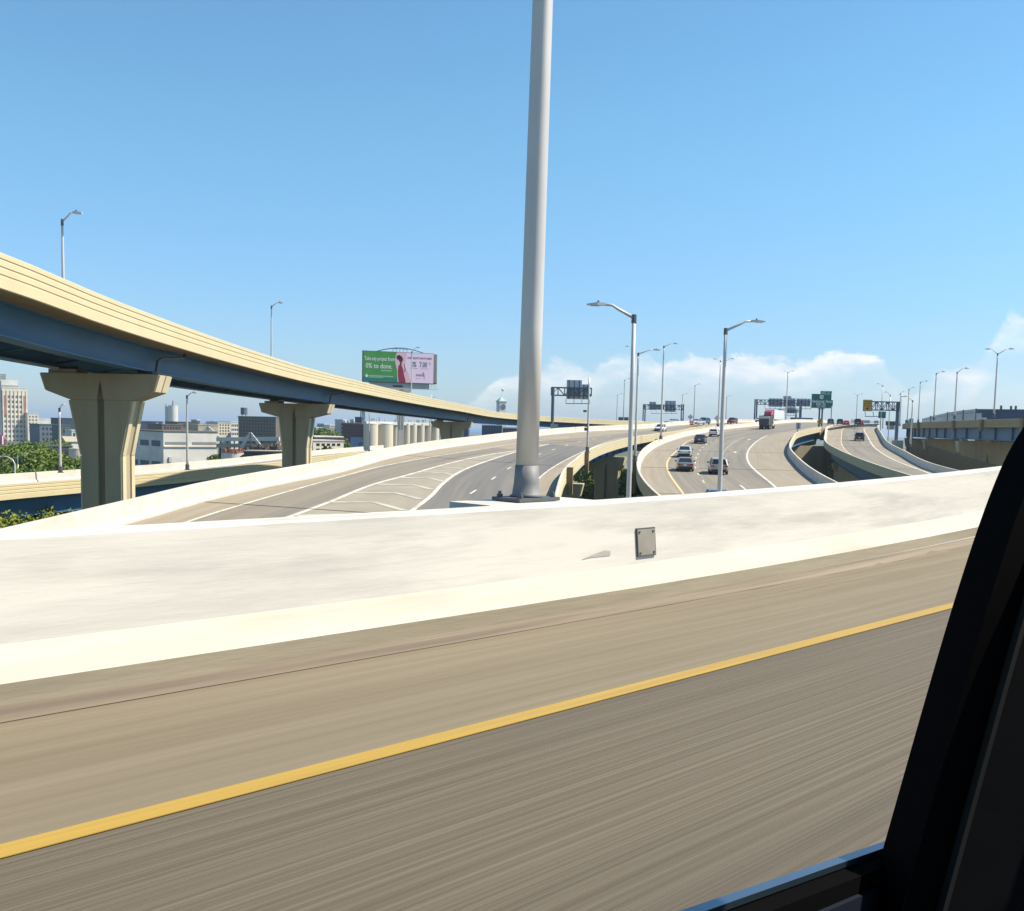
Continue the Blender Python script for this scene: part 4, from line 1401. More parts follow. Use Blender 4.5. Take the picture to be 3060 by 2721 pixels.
def diamond(uc, vc, du, Y, mat, label, vb, group, face=None):
    s = thing('road_sign', label, 'road sign', P(uc, vb, Y), group)
    c = P(uc, vc, Y)
    r = du * Y / FPX
    m = MB()
    m.prism([(c.x - r, c.z), (c.x, c.z - r), (c.x + r, c.z), (c.x, c.z + r)], Y - .03, Y + .03)
    m.build('sign_panel', mat, s)
    zb = zat(uc, vb, Y)
    m = MB()
    m.tube([(c.x, Y + .1, zb), (c.x, Y + .1, c.z + r * .6)], .07, 6)
    m.build('post', 'galv_dark', s)
    if face:
        m = MB()
        for sx_ in (-1, 1):
            m.prism([(c.x + sx_ * .10 * r - .09 * r, c.z - .45 * r), (c.x + sx_ * .10 * r + .09 * r, c.z - .45 * r), (c.x + sx_ * .34 * r + .07 * r, c.z + .15 * r), (c.x + sx_ * .14 * r + .07 * r, c.z + .5 * r), (c.x + sx_ * .14 * r - .07 * r, c.z + .5 * r), (c.x + sx_ * .30 * r - .07 * r, c.z + .12 * r)], Y - .045, Y - .034)
        m.build('symbol', 'sign_black', s)
    return s
diamond(2450.5, 1259, 10, 247, 'sign_yellow', 'yellow diamond warning sign on the nose below the green sign', 1275, 'diamond signs', True)
diamond(2063, 1245.5, 8.5, 246, 'sign_back', 'grey back of a diamond sign standing beside the orange barrels', 1270, 'diamond signs')
diamond(2143, 1249, 9, 238, 'sign_back', 'grey back of a diamond sign half hidden by the tall right-armed lamp post', 1272, 'diamond signs')
for i, (u, lb) in enumerate(((2065, 'left orange traffic barrel below the diamond sign back'), (2071, 'right orange traffic barrel below the diamond sign back'))):
    c = P(u, 1269, 246)
    b = thing('traffic_barrel', lb, 'barrel', c, 'orange barrels')
    for k, (za, zb_, mt_) in enumerate(((0, .28, 'orange'), (.28, .42, 'sign_white'), (.42, .58, 'orange'), (.58, .72, 'sign_white'), (.72, 1.0, 'orange'))):
        m = MB()
        m.tube([c + Vector((0, 0, za)), c + Vector((0, 0, zb_))], [.30 - .07 * za, .30 - .07 * zb_], 12)
        m.build('band', mt_, b)
    m = MB()
    m.tube([c + Vector((0, 0, -.04)), c + Vector((0, 0, .05))], .38, 8)
    m.build('rubber_base', 'tyre', b)

# ================================================================== vehicles
def vehicle(c, hd, paint, label, kind='sedan', L=4.7, w=1.84, h=1.45, up=None):
    hv = hd.normalized()
    rt = hv.cross(Vector((0, 0, 1))).normalized()
    upv = rt.cross(hv)
    M = Matrix(((rt.x, hv.x, upv.x, c.x), (rt.y, hv.y, upv.y, c.y), (rt.z, hv.z, upv.z, c.z), (0, 0, 0, 1)))
    t = thing('car' if kind == 'sedan' else 'suv', label, 'car' if kind == 'sedan' else 'suv', c, 'cars and trucks on the ramps')
    hl, hw = L / 2, w / 2
    if kind == 'sedan':
        belt, deck = .92, .98
        st = [(-hl, .78, .40, .86), (-hl + .12, .92, .28, .96), (-hl + .6, 1.0, .2, .985), (-.9, 1.0, .18, .95), (.7, 1.0, .18, .95), (hl - .9, .98, .2, .88), (hl - .25, .9, .25, .78), (hl, .72, .38, .66)]
        gb = (-hl + .55, hl - 1.35, .90)        # base rear, base front
        gt = (-hl + 1.45, hl - 2.25, h)
    else:
        belt = 1.02
        st = [(-hl, .86, .45, 1.0), (-hl + .1, .95, .34, 1.04), (-hl + .6, 1.0, .26, 1.05), (-.9, 1.0, .24, 1.03), (.8, 1.0, .24, 1.03), (hl - .9, .98, .26, 1.0), (hl - .2, .92, .3, .92), (hl, .78, .42, .78)]
        gb = (-hl + .06, hl - 1.2, .98)
        gt = (-hl + .38, hl - 1.95, h)
    m = MB()
    ring = []
    for (y, wf, z0, z1) in st:
        x = hw * wf
        ring.append([(x * .90, z0), (x, z0 + .18), (x * 1.0, z0 + .42), (x * .965, z1 - .06), (x * .88, z1), (0, z1 + .03)])
    vs = []
    for (y, _, _, _), rg in zip(st, ring):
        full_ = rg + [(-a, b) for a, b in reversed(rg[:-1])]
        vs += [M @ Vector((a, y, b)) for a, b in full_]
    k = 11
    fs = [tuple(range(k)), tuple(reversed(range((len(st)-1)*k, len(st)*k)))]
    for i in range(len(st) - 1):
        for j in range(k):
            j2 = (j + 1) % k
            fs.append((i*k + j, (i+1)*k + j, (i+1)*k + j2, i*k + j2))
    m.add(vs, fs)
    m.build('body', paint, t, smooth=False)
    # glasshouse, roof and pillars
    bx, tx = hw * .90, hw * .70
    m = MB()
    B_ = [(-bx, gb[0], gb[2]), (bx, gb[0], gb[2]), (bx, gb[1], gb[2]), (-bx, gb[1], gb[2])]
    T_ = [(-tx, gt[0], gt[2] - .05), (tx, gt[0], gt[2] - .05), (tx, gt[1], gt[2] - .05), (-tx, gt[1], gt[2] - .05)]
    m.add([M @ Vector(q) for q in B_ + T_], [(0, 1, 5, 4), (1, 2, 6, 5), (2, 3, 7, 6), (3, 0, 4, 7), (4, 5, 6, 7)])
    m.build('glasshouse', 'glass', t)
    m = MB()
    rf = [(-tx - .03, gt[0] - .05, gt[2] - .07), (tx + .03, gt[0] - .05, gt[2] - .07), (tx + .03, gt[1] + .05, gt[2] - .07), (-tx - .03, gt[1] + .05, gt[2] - .07),
          (-tx * .8, gt[0] + .12, gt[2]), (tx * .8, gt[0] + .12, gt[2]), (tx * .8, gt[1] - .12, gt[2]), (-tx * .8, gt[1] - .12, gt[2])]
    m.add([M @ Vector(q) for q in rf], [(3, 2, 1, 0), (0, 1, 5, 4), (1, 2, 6, 5), (2, 3, 7, 6), (3, 0, 4, 7), (4, 5, 6, 7)])
    m.build('roof', paint, t)
    for s in (-1, 1):
        for (ya, yb, ww) in ((gb[0], gt[0], .16), (gb[1], gt[1], .09), ((gb[0] + gb[1]) / 2, (gt[0] + gt[1]) / 2, .10)):
            m = MB()
            m.beam(M @ Vector((s * (bx + .01), ya, gb[2])), M @ Vector((s * (tx + .01), yb, gt[2] - .06)), ww, .06)
            m.build('roof_pillar', paint, t)
    # wheels
    for s in (-1, 1):
        for y in (-hl + .95, hl - .9):
            e = MB()
            r = .34 if kind == 'sedan' else .38
            a, b = M @ Vector((s * (hw - .23), y, r)), M @ Vector((s * (hw + .01), y, r))
            e.tube([a, b], r, 16)
            wh = e.build('wheel', 'tyre', t)
            e = MB()
            a2, b2 = M @ Vector((s * (hw - .02), y, r)), M @ Vector((s * (hw + .02), y, r))
            e.tube([a2, b2], r * .62, 12)
            e.build('rim', 'rim', wh)
        # lights and mirrors
        zt_ = .80 if kind == 'sedan' else .92
        m = MB()
        m.box(M @ Vector((s * hw * .72, -hl + .035, zt_)), (hw * .42, .12, .15), M=M.to_3x3())
        m.build('tail_light', 'tail_red', t)
        m = MB()
        m.box(M @ Vector((s * hw * .62, hl - .10, .68 if kind == 'sedan' else .80)), (hw * .4, .2, .13), M=M.to_3x3())
        m.build('headlight', 'head_lens', t)
        m = MB()
        m.box(M @ Vector((s * (hw + .09), gb[1] - .45, .98 if kind == 'sedan' else 1.1)), (.2, .1, .14), M=M.to_3x3())
        m.build('mirror', 'trim_black', t)
    m = MB()
    m.box(M @ Vector((0, -hl + .03, .42)), (hw * 1.6, .14, .26), M=M.to_3x3())
    m.box(M @ Vector((0, hl - .05, .40)), (hw * 1.5, .14, .24), M=M.to_3x3())
    m.build('bumper', 'trim_black', t)
    m = MB()
    m.box(M @ Vector((0, -hl - .01 + (.0 if kind == 'sedan' else .0), .72)), (.34, .06, .17), M=M.to_3x3())
    m.build('licence_plate', 'plate', t)
    return t
def drive(rd, u, v, paint, label, kind='sedan', back=False, **k):
    c = rd.s(u, v)
    c.z = rd.z(c.x, c.y) + .03
    hd = rd.head(c.y)
    f = 1.0
    c = c + hd * (k.get('L', 4.7) / 2)
    c.z = rd.z(c.x, c.y) + .03
    if back:
        hd = -hd
    return vehicle(c, hd, 'car_' + paint, label, kind, **k)
drive(RB, 2047, 1410, 'grey', 'grey sedan with red tail lights, nearest whole car in the left lane')
drive(RB, 2044, 1368, 'silver', 'silver sedan directly ahead of the grey sedan', h=1.5)
drive(RB, 2089, 1326, 'navy', 'dark navy car in the left lane ahead of the silver sedan', h=1.5)
drive(RB, 2131, 1305, 'white', 'small white hatchback half hidden by the tall lamp post', 'suv', h=1.55, L=4.2, w=1.8)
drive(RB, 2148, 1419, 'pewter', 'pewter suv in the middle lane behind the tall lamp post', 'suv', h=1.68, w=1.92)
c = P(2142, 1457, 75)
c.z = RB.z(c.x, c.y) + .03
vehicle(c, RB.head(75), 'car_blue', 'blue car at the bottom, only its roof showing over the barrier', h=1.5)
drive(RA, 1966, 1289, 'white', 'white car coming towards us on the striped ramp', 'sedan', True, h=1.5)
def far_car(u, v, Y, paint, label, kind='suv', ang=20.0, back=False, **k):
    c = P(u, v, Y)
    a = R(ang) + (math.pi if back else 0)
    vehicle(c, Vector((math.sin(a), math.cos(a), .02)), 'car_' + paint, label, kind, **k)
far_car(2010, 1266.5, 285, 'silver', 'pale car partly behind the far wall left of the orange barrels', 'sedan', 60, True)
far_car(2103, 1267, 268, 'slate', 'dark blue suv on the upper ramp right of the orange barrels', 'suv', 35, True, h=1.75)
far_car(2084, 1268, 262, 'silver', 'low silver car nosing past the dark blue suv', 'sedan', 50, True)
far_car(2188, 1265, 300, 'darkred', 'dark red suv on the upper ramp left of the trucks', 'suv', 30, True, h=1.75, w=1.95)
far_car(2267, 1261, 330, 'white', 'white car just left of the dump truck', 'sedan', 20, True)
drive(RC, 2568, 1318, 'black', 'dark suv alone on the right ramp', 'suv', h=1.75, w=1.95)
far_car(2482, 1268, 300, 'navy', 'navy suv at the ramp crest, leftmost of the row', 'suv', 18, h=1.7)
far_car(2510, 1269, 300, 'black', 'black suv at the ramp crest, second in the row', 'suv', 18, h=1.75)
far_car(2529, 1270, 310, 'red', 'bright red car at the ramp crest', 'sedan', 18)
far_car(2563, 1270, 290, 'black', 'black suv at the ramp crest, in front of the far sign backs', 'suv', 18, h=1.85)
far_car(2571, 1270, 298, 'red', 'red car mostly hidden behind the black suv at the crest', 'sedan', 18)

# dump truck
c = RB.s(2282, 1283)
hd = RB.head(c.y)
c.z = RB.z(c.x, c.y) + .03
hv = hd.normalized()
rt = hv.cross(Vector((0, 0, 1))).normalized()
upv = rt.cross(hv)
c = c + hv * 4.0
M = Matrix(((rt.x, hv.x, upv.x, c.x), (rt.y, hv.y, upv.y, c.y), (rt.z, hv.z, upv.z, c.z), (0, 0, 0, 1)))
pm('truck_bed', (0.20, 0.20, 0.19), (0.06, 0.06, 0.06), .6, 1.3, lo=.42, hi=.56)
pm('truck_gate', (0.035, 0.04, 0.05), (0.05, 0.055, 0.065), .6, 2)
t = thing('dump_truck', 'dump truck with grey mottled bed and black tailgate in the far lane', 'truck', c, 'cars and trucks on the ramps')
M3 = M.to_3x3()
m = MB()
m.prism([(-1.15, 1.15), (1.15, 1.15), (1.27, 2.2), (1.27, 3.25), (1.15, 3.25), (1.15, 2.2), (1.02, 1.3), (-1.02, 1.3), (-1.15, 2.2), (-1.15, 3.25), (-1.27, 3.25), (-1.27, 2.2)][::-1], -3.9, 1.6, M)
m.box(M @ Vector((0, 1.6, 2.3)), (2.4, .12, 2.2), M=M3)
m.build('bed', 'truck_bed', t)
for y in (-2.6, -1.3, 0, 1.2):
    for s in (-1, 1):
        m = MB()
        m.box(M @ Vector((s * 1.30, y, 2.25)), (.1, .16, 1.9), M=M3)
        m.build('bed_rib', 'truck_bed', t)
m = MB()
m.box(M @ Vector((0, -3.97, 1.75)), (2.4, .1, 1.5), M=M3)
m.build('tailgate', 'truck_gate', t)
m = MB()
m.box(M @ Vector((0, -3.95, 2.95)), (2.5, .12, .72), M=M3)
m.build('upper_gate', 'sign_back', t)
for z in (2.6, 3.3):
    m = MB()
    m.box(M @ Vector((0, -4.03, z)), (2.5, .06, .10), M=M3)
    m.build('gate_bar', 'truck_gate', t)
m = MB()
m.box(M @ Vector((0, -.2, .85)), (.9, 7.6, .4), M=M3)
m.build('chassis', 'trim_black', t)
m = MB()
m.prism([(-1.1, .7), (1.1, .7), (1.1, 1.9), (.95, 2.75), (-.95, 2.75), (-1.1, 1.9)][::-1], 2.0, 3.4, M)
m.prism([(-1.0, .7), (1.0, .7), (.95, 1.7), (-.95, 1.7)][::-1], 3.4, 4.6, M)
m.build('cab', 'car_white', t)
for y in (-2.9, -1.6, -.35, 3.7):
    for s in (-1, 1):
        m = MB()
        m.tube([M @ Vector((s * .72, y, .52)), M @ Vector((s * 1.2, y, .52))], .52, 14)
        wh = m.build('wheel', 'tyre', t)
        m = MB()
        m.tube([M @ Vector((s * 1.18, y, .52)), M @ Vector((s * 1.23, y, .52))], .27, 10)
        m.build('rim', 'rim', wh)
for s in (-1, 1):
    m = MB()
    m.box(M @ Vector((s * .95, -4.04, 1.05)), (.3, .08, .14), M=M3)
    m.build('tail_light', 'tail_red', t)
    m = MB()
    m.box(M @ Vector((s * .95, -3.4, .45)), (.6, .04, .7), M=M3)
    m.build('mud_flap', 'tyre', t)
# tractor with a red cab and white trailer, oncoming
c = P(2296, 1262, 322)
a = R(28) + math.pi
hv = Vector((math.sin(a), math.cos(a), 0))
rt = hv.cross(Vector((0, 0, 1))).normalized()
M = Matrix(((rt.x, hv.x, 0, c.x), (rt.y, hv.y, 0, c.y), (0, 0, 1, c.z), (0, 0, 0, 1)))
M3 = M.to_3x3()
t = thing('semi_truck', 'semi truck with red cab and white box trailer behind the dump truck', 'truck', c, 'cars and trucks on the ramps')
def wedge(par, name, mat, secs):
    """loft of rectangles (y, halfwidth, z0, z1) along local y"""
    m = MB()
    vs = []
    for y, x, z0, z1 in secs:
        vs += [M @ Vector(q) for q in ((-x, y, z0), (x, y, z0), (x, y, z1), (-x, y, z1))]
    fs = [(0, 1, 2, 3), tuple(len(vs) - 4 + i for i in (3, 2, 1, 0))]
    for i in range(len(secs) - 1):
        for j in range(4):
            j2 = (j + 1) % 4
            fs.append((i*4 + j, i*4 + 4 + j, i*4 + 4 + j2, i*4 + j2))
    m.add(vs, fs)
    return m.build(name, mat, par)
wedge(t, 'cab', 'car_red', [(-1.2, 1.2, .7, 3.7), (.2, 1.2, .7, 3.75), (.9, 1.15, .7, 3.3), (1.3, 1.1, .7, 2.2), (2.9, .95, .7, 1.75), (3.1, .85, .8, 1.5)])
m = MB()
m.add([M @ Vector(q) for q in ((-1.0, .96, 3.0), (1.0, .96, 3.0), (1.02, 1.32, 2.25), (-1.02, 1.32, 2.25))], [(0, 1, 2, 3)])
m.build('windscreen', 'glass', t)
wedge(t, 'trailer', 'car_white', [(-1.9, 1.28, 1.1, 4.05), (-15.0, 1.28, 1.1, 4.05)])
m = MB()
m.box(M @ Vector((0, -7, .85)), (1.0, 14, .3), M=M3)
m.build('chassis', 'trim_black', t)
for y in (2.0, -1.6, -2.9, -12.6, -13.9):
    for s in (-1, 1):
        m = MB()
        m.tube([M @ Vector((s * .75, y, .52)), M @ Vector((s * 1.22, y, .52))], .52, 14)
        m.build('wheel', 'tyre', t)
for s in (-1, 1):
    m = MB()
    m.tube([M @ Vector((s * 1.25, -.9, 1.0)), M @ Vector((s * 1.25, -.9, 4.2))], .08, 8)
    m.build('exhaust_stack', 'rim', t)
    m = MB()
    m.box(M @ Vector((s * .7, 3.06, 1.0)), (.3, .1, .25), M=M3)
    m.build('headlight', 'head_lens', t)

# ================================================================== billboard
pm('bb_green', (0.055, 0.26, 0.05), (0.045, 0.22, 0.05), .5, .5)
pm('bb_green_low', (0.015, 0.16, 0.12), None, .5)
pm('bb_pink', (0.74, 0.58, 0.70), None, .5)
pm('bb_blush', (0.66, 0.42, 0.46), None, .5)
pm('bb_pale', (0.62, 0.64, 0.60), None, .5)
pm('bb_mint', (0.30, 0.48, 0.38), None, .5)
pm('bb_plum', (0.14, 0.05, 0.12), None, .5)
pm('bb_grey', (0.13, 0.15, 0.19), None, .5)
pm('bb_red', (0.24, 0.012, 0.05), None, .5)
pm('bb_hair', (0.035, 0.012, 0.03), None, .5)
pm('bb_skin', (0.16, 0.04, 0.04), None, .5)
pm('bb_lilac', (0.40, 0.22, 0.36), None, .5)
pm('bb_skirt', (0.36, 0.38, 0.38), (0.32, 0.34, 0.34), .6, .6)
pm('bb_frame', (0.03, 0.045, 0.05), None, .6)
pm('bb_column', (0.50, 0.48, 0.43), (0.44, 0.42, 0.38), .6, .5)
YB = 232.0
bb = thing('billboard', 'large billboard in green and pink on a flared column behind the flyover', 'billboard', P(1200, 1340, YB))
pL, pR = P(1091, 1096, YB), P(1292, 1100, YB)
_mid = (pL.x + pR.x) / 2
bw = (pR.x - pL.x) * 1.07
pL.x = _mid - bw / 2
zT, zBt = zat(1190, 1052.5, YB), zat(1190, 1142, YB)
bh = zT - zBt
def BX(s): return pL.x + bw * s
def BZ(s): return zBt + bh * s
m = MB()
m.bx(BX(-.008), BX(1.0), YB, YB + .5, BZ(-.02), BZ(1.012))
m.build('board_frame', 'bb_frame', bb)
def printed(poly, mat, lay, name='printed_shape', par=None):
    m = MB()
    y = YB - .0025 * lay
    pts = [(BX(a), BZ(b)) for a, b in poly]
    ar = sum(pts[i][0] * pts[(i+1) % len(pts)][1] - pts[(i+1) % len(pts)][0] * pts[i][1] for i in range(len(pts)))
    if ar < 0:
        pts = pts[::-1]
    m.prism(pts, y - .002, y, None)
    return m.build(name, mat, par or bb)
printed([(0, 0), (1, 0), (1, 1), (0, 1)], 'bb_pink', 1, 'poster')
curve = [(.475, 1), (.455, .88), (.447, .75), (.452, .62), (.468, .48), (.478, .36), (.48, .2), (.485, 0)]
printed([(0, 0)] + curve[::-1] + [(0, 1)], 'bb_green', 2)
printed([(0, 0), (.485, 0), (.482, .13), (0, .17)], 'bb_green_low', 3)
printed([(.475, 1), (.61, 1), (.60, .75), (.58, .55), (.64, .3), (.68, 0), (.485, 0), (.48, .2), (.478, .36), (.468, .48), (.452, .62), (.447, .75), (.455, .88)], 'bb_blush', 2.5)
printed([(.50, 0), (.60, 0), (.592, .12), (.57, .30), (.565, .42), (.545, .55), (.52, .6), (.495, .56), (.487, .4), (.49, .2)], 'bb_red', 4)
printed([(.515, .58), (.54, .58), (.545, .70), (.56, .72), (.556, .82), (.53, .86), (.512, .74)], 'bb_skin', 4)
printed([(.565, .30), (.60, .42), (.578, .64), (.572, .62), (.585, .44), (.555, .22)], 'bb_skin', 5)
import math as _m
for cx_, cz_, rx, rz_ in ((.486, .83, .021, .075), (.522, .79, .030, .10), (.506, .87, .014, .05)):
    printed([(cx_ + rx * _m.cos(_m.pi * 2 * i / 14), cz_ + rz_ * _m.sin(_m.pi * 2 * i / 14)) for i in range(14)], 'bb_hair', 6)
def bt(s, size, a, b, mat, xs=1.0):
    return text(s, size, Matrix.Translation((BX(a), YB - .026, BZ(b))) @ RX, mat, bb, xs=xs)
bt('Take any project from', 1.22, .228, .755, 'bb_pale', .62)
bt('0% to done.', 1.55, .222, .515, 'bb_pale', .80)
bt('HOME EQUITY LINE OF CREDIT', .56, .80, .83, 'bb_plum', .72)
bt('0%', 1.7, .718, .615, 'bb_grey', .55)
bt('7.00', 1.7, .85, .615, 'bb_grey', .62)
bt('%', .7, .945, .66, 'bb_plum', .6)
for a, b, c, d, mt_ in ((.075, .42, .175, .20, 'bb_mint'), (.075, .28, .135, .155, 'bb_mint'), (.25, .40, .36, .385, 'bb_mint'), (.665, .775, .475, .49, 'bb_lilac'), (.81, .925, .475, .49, 'bb_lilac'), (.745, .865, .225, .30, 'bb_lilac'), (.745, .81, .14, .155, 'bb_lilac'), (.86, .868, .14, .30, 'bb_plum'), (.842, .858, .31, .36, 'bb_plum')):
    printed([(a, c), (b, c), (b, d), (a, d)], mt_, 4, 'small_print')
printed([(.05 + .017 * _m.cos(i * _m.pi / 6), .185 + .055 * _m.sin(i * _m.pi / 6)) for i in range(12)], 'bb_pale', 4)
# side of the rear face, catwalk, skirt, arch and column
m = MB()
m.bx(BX(1.0) + .003, BX(1.055), YB + .4, YB + 2.6, BZ(-.01), BZ(.99))
m.build('rear_face_edge', 'bb_frame', bb)
m = MB()
for k in range(3):
    m.bx(BX(1.012 + k * .014), BX(1.018 + k * .014), YB + .2, YB + .39, BZ(.02), BZ(.97))
m.build('rear_post', 'bb_column', bb)
zs0, zs1 = zat(1190, 1160, YB), zat(1190, 1146, YB)
sxa, sxb = P(1103, 1150, YB).x, P(1286, 1150, YB).x
m = MB()
m.bx(sxa, sxb, YB + .3, YB + .8, zs0, BZ(-.021))
m.build('skirt', 'bb_skirt', bb)
m = MB()
a, b = P(1174, 1143, YB).x, P(1204, 1143, YB).x
m.bx(a, b, YB + .22, YB + .297, BZ(-.16), BZ(-.10))
m.build('name_strip', 'bb_frame', bb)
m = MB()
for s in (-1, 1):
    xe = sxa if s < 0 else sxb
    x2 = xe + s * 1.7
    for z in (zs0 + .02, zs0 + .55, zs0 + 1.1):
        m.beam((xe, YB + .3, z), (x2, YB + .3, z), .07)
        m.beam((x2, YB + .3, z), (x2, YB + 1.6, z), .07)
    for k in range(4):
        m.beam((xe + s * .57 * k, YB + .3, zs0), (xe + s * .57 * k, YB + .3, zs0 + 1.1), .06)
m.beam((sxa - 1.9, YB - .9, zs0 - .05), (sxb + 1.9, YB - .9, zs0 - .05), .08, .1)
m.beam((sxa - 1.9, YB - .1, zs0 - .05), (sxb + 1.9, YB - .1, zs0 - .05), .08, .1)
for k in range(14):
    x = sxa + (sxb - sxa) * k / 13
    m.beam((x, YB + .3, zs0 - .02), (x, YB - 1.0, zs0 - .02), .07)
m.build('catwalk', 'galv', bb)
m = MB()
arc = []
for i in range(25):
    s = i / 24
    arc.append((BX(.17 + .74 * s), YB + .9, BZ(.985) + 1.15 * math.sin(math.pi * s) ** .9))
m.tube(arc, .13, 6)
for s in (.42, .47, .52, .57, .62):
    m.beam((BX(s), YB + .9, BZ(1.0)), (BX(s + .012), YB + .9, BZ(1.0) + 1.0), .07)
m.beam((BX(.40), YB + .9, BZ(1.0) + .85), (BX(.64), YB + .9, BZ(1.0) + .8), .07)
m.build('arch', 'gantry_blue', bb, smooth=False)
xm = P(1200, 1200, YB).x
pw = 1.25
zc1 = zs0 - .02
m = MB()
prof_ = [(2.55, zc1), (2.4, zc1 - .35), (1.75, zc1 - .75), (1.32, zc1 - 1.6), (1.2, zc1 - 2.6), (.95, zc1 - 5), (.62, zc1 - 8), (.58, GZ)]
m.prism([(xm + a, z) for a, z in prof_] + [(xm - a, z) for a, z in reversed(prof_)], YB + .1, YB + 1.2)
m.build('column', 'bb_column', bb)
for dx in (-.25, .35):
    m = MB()
    m.bx(xm + dx - .09, xm + dx + .09, YB + .02, YB + .097, zc1 - 9, zc1 - .05)
    m.build('column_rib', 'bb_skirt', bb)

bb.rotation_euler.z = R(20)
# ================================================================== buildings
pm('win', (0.045, 0.055, 0.065), (0.02, 0.025, 0.03), .2, .8, spec=.6)
pm('win_pale', (0.20, 0.19, 0.17), (0.09, 0.09, 0.085), .35, 1.2)
PAL = {'cream': (0.70, 0.63, 0.51), 'white': (0.66, 0.63, 0.57), 'navy': (0.03, 0.045, 0.08), 'brick': (0.12, 0.055, 0.06), 'brown': (0.14, 0.115, 0.09), 'grey': (0.24, 0.25, 0.25),
       'tan': (0.42, 0.36, 0.27), 'dark': (0.06, 0.065, 0.07), 'slate': (0.12, 0.15, 0.18), 'green': (0.08, 0.11, 0.09), 'rose': (0.38, 0.17, 0.11), 'blue': (0.045, 0.075, 0.135), 'pale': (0.52, 0.53, 0.52)}
for k, c in PAL.items():
    pm('b_' + k, c, tuple(x * .8 for x in c), .85, .12, (1, 1, 2.5), c3=tuple(x * .6 for x in c), scale3=.05, stretch3=(3, 3, .5), a3=.5, lo3=.5, hi3=.72)
WMESH = {}
def window(par, Mb, x, y, z, w, h, mat, axis='x', name='window', th=.10):
    k = (round(w, 2), round(h, 2), mat, axis)
    if k not in WMESH:
        m = MB()
        s = (w, th, h) if axis == 'x' else (th, w, h)
        m.box((0, 0, 0), s)
        o = m.build(name, mat)
        WMESH[k] = o.data
        bpy.data.objects.remove(o)
    o = bpy.data.objects.new(name, WMESH[k])
    COL.objects.link(o)
    o.matrix_basis = Mb @ Matrix.Translation((x, y, z))
    adopt(o, par)
    return o
BG = 'city buildings beyond the ramps'
class LB(MB):
    """mesh in the local frame of a building: x along its front, y into its depth"""
    def __init__(self, Mb):
        MB.__init__(self)
        self.Mb = Mb
    def build(self, *a, **k):
        self.v = [tuple(self.Mb @ Vector(q)) for q in self.v]
        return MB.build(self, *a, **k)
def building(label, u0, u1, vt, Y, dep, mat, rows=0, cols=0, wmat='win', wz=.55, wx=.55, vbot=None, name='building', group=BG, rmat=None, scols=None, margin=(.08, .06), parapet_=True, phi=42.0):
    """front wall from pixel column u0 to u1, turned phi degrees to the city grid"""
    c = P(u0, vt, Y)
    f = R(phi)
    d1 = ray(u1, vt)
    k1 = d1.x / d1.y
    # corner + w * (cos f, sin f) lies on the sight line of u1
    w = (k1 * c.y - c.x) / (math.cos(f) - k1 * math.sin(f))
    zt = zat((u0 + u1) / 2, vt, Y + w * math.sin(f) / 2)
    Mb = Matrix.Translation((c.x, c.y, 0)) @ Matrix.Rotation(f, 4, 'Z')
    mid = Mb @ Vector((w / 2, dep / 2, GZ))
    t = thing(name, label, 'building', mid, group)
    m = LB(Mb)
    m.bx(0, w, 0, dep, GZ, zt)
    m.build('wall', 'b_' + mat, t)
    e = .15
    if parapet_:
        m = LB(Mb)
        m.bx(-e, w + e, -e, dep + e, zt + .003, zt + max(.25, Y * .0011))
        m.build('roof', 'b_' + (rmat or 'pale'), t)
    zlo = zat((u0 + u1) / 2, vbot, Y) if vbot else GZ + 2
    if rows and cols:
        hz = (zt - zlo) * (1 - margin[1]) / rows
        hx = w * (1 - 2 * margin[0]) / cols
        for r_ in range(rows):
            for c_ in range(cols):
                window(t, Mb, w * margin[0] + hx * (c_ + .5), -.02, zt - (zt - zlo) * margin[1] - hz * (r_ + .5), hx * wx, hz * wz, wmat)
        if scols:
            hy = dep * .9 / scols
            for r_ in range(rows):
                for c_ in range(scols):
                    window(t, Mb, -.02, dep * .05 + hy * (c_ + .5), zt - (zt - zlo) * margin[1] - hz * (r_ + .5), hy * wx, hz * wz, wmat, 'y')
    return t, Mb, w, zt
# tall cream tower
t, Mb, w, zt = building('tall cream office tower with rust panels at the left edge', 5, 81, 1160, 700, 14, 'cream', 11, 6, 'win_pale', .52, .56, vbot=1340, margin=(.04, .10), scols=3)
hx = w * .92 / 6
za, zb_ = zat(40, 1340, 700), zat(40, 1240, 700)
for k in (0, 5):
    m = LB(Mb)
    xc = w * .04 + hx * (k + .5)
    m.bx(xc - hx * .30, xc + hx * .30, -.25, -.12, zb_, zat(40, 1183, 700))
    m.build('rust_panel', 'b_rose', t)
for k in range(7):
    m = LB(Mb)
    xc = w * .04 + hx * k
    m.bx(xc - .4, xc + .4, -.42, -.004, za, zt - 1.5)
    m.build('wall_pier', 'b_cream', t)
m = LB(Mb)
m.bx(.3, w * .68, 2, 12, zt + .8, zat(30, 1134, 700))
m.build('penthouse', 'b_white', t)
m = LB(Mb)
m.bx(.1, w * .70, 1.8, 12.2, zat(30, 1153, 700), zat(30, 1150.5, 700))
m.build('penthouse_ledge', 'b_grey', t)
m = MB()
for k in range(6):
    x = P(0 + k * 3.2, 1120, 705).x
    m.beam((x, 705, zat(0, 1134, 705)), (x, 705, zat(0, 1117, 705)), .25)
for v in (1118, 1124, 1130):
    m.beam(P(-2, v, 705), P(17, v, 705), .22)
m.build('roof_sign_frame', 'b_rose', t)
building('dark office block cut by the left picture edge', -60, 3, 1136, 690, 14, 'slate', 11, 5, 'win', vbot=1340)
building('lower cream wing right of the tall tower', 82, 115, 1236, 705, 12, 'cream', 5, 3, 'win_pale', .5, .55, vbot=1290, margin=(.05, .06))
building('white long low shed below the lake horizon at left', 114, 190, 1254, 900, 30, 'white', rmat='white')
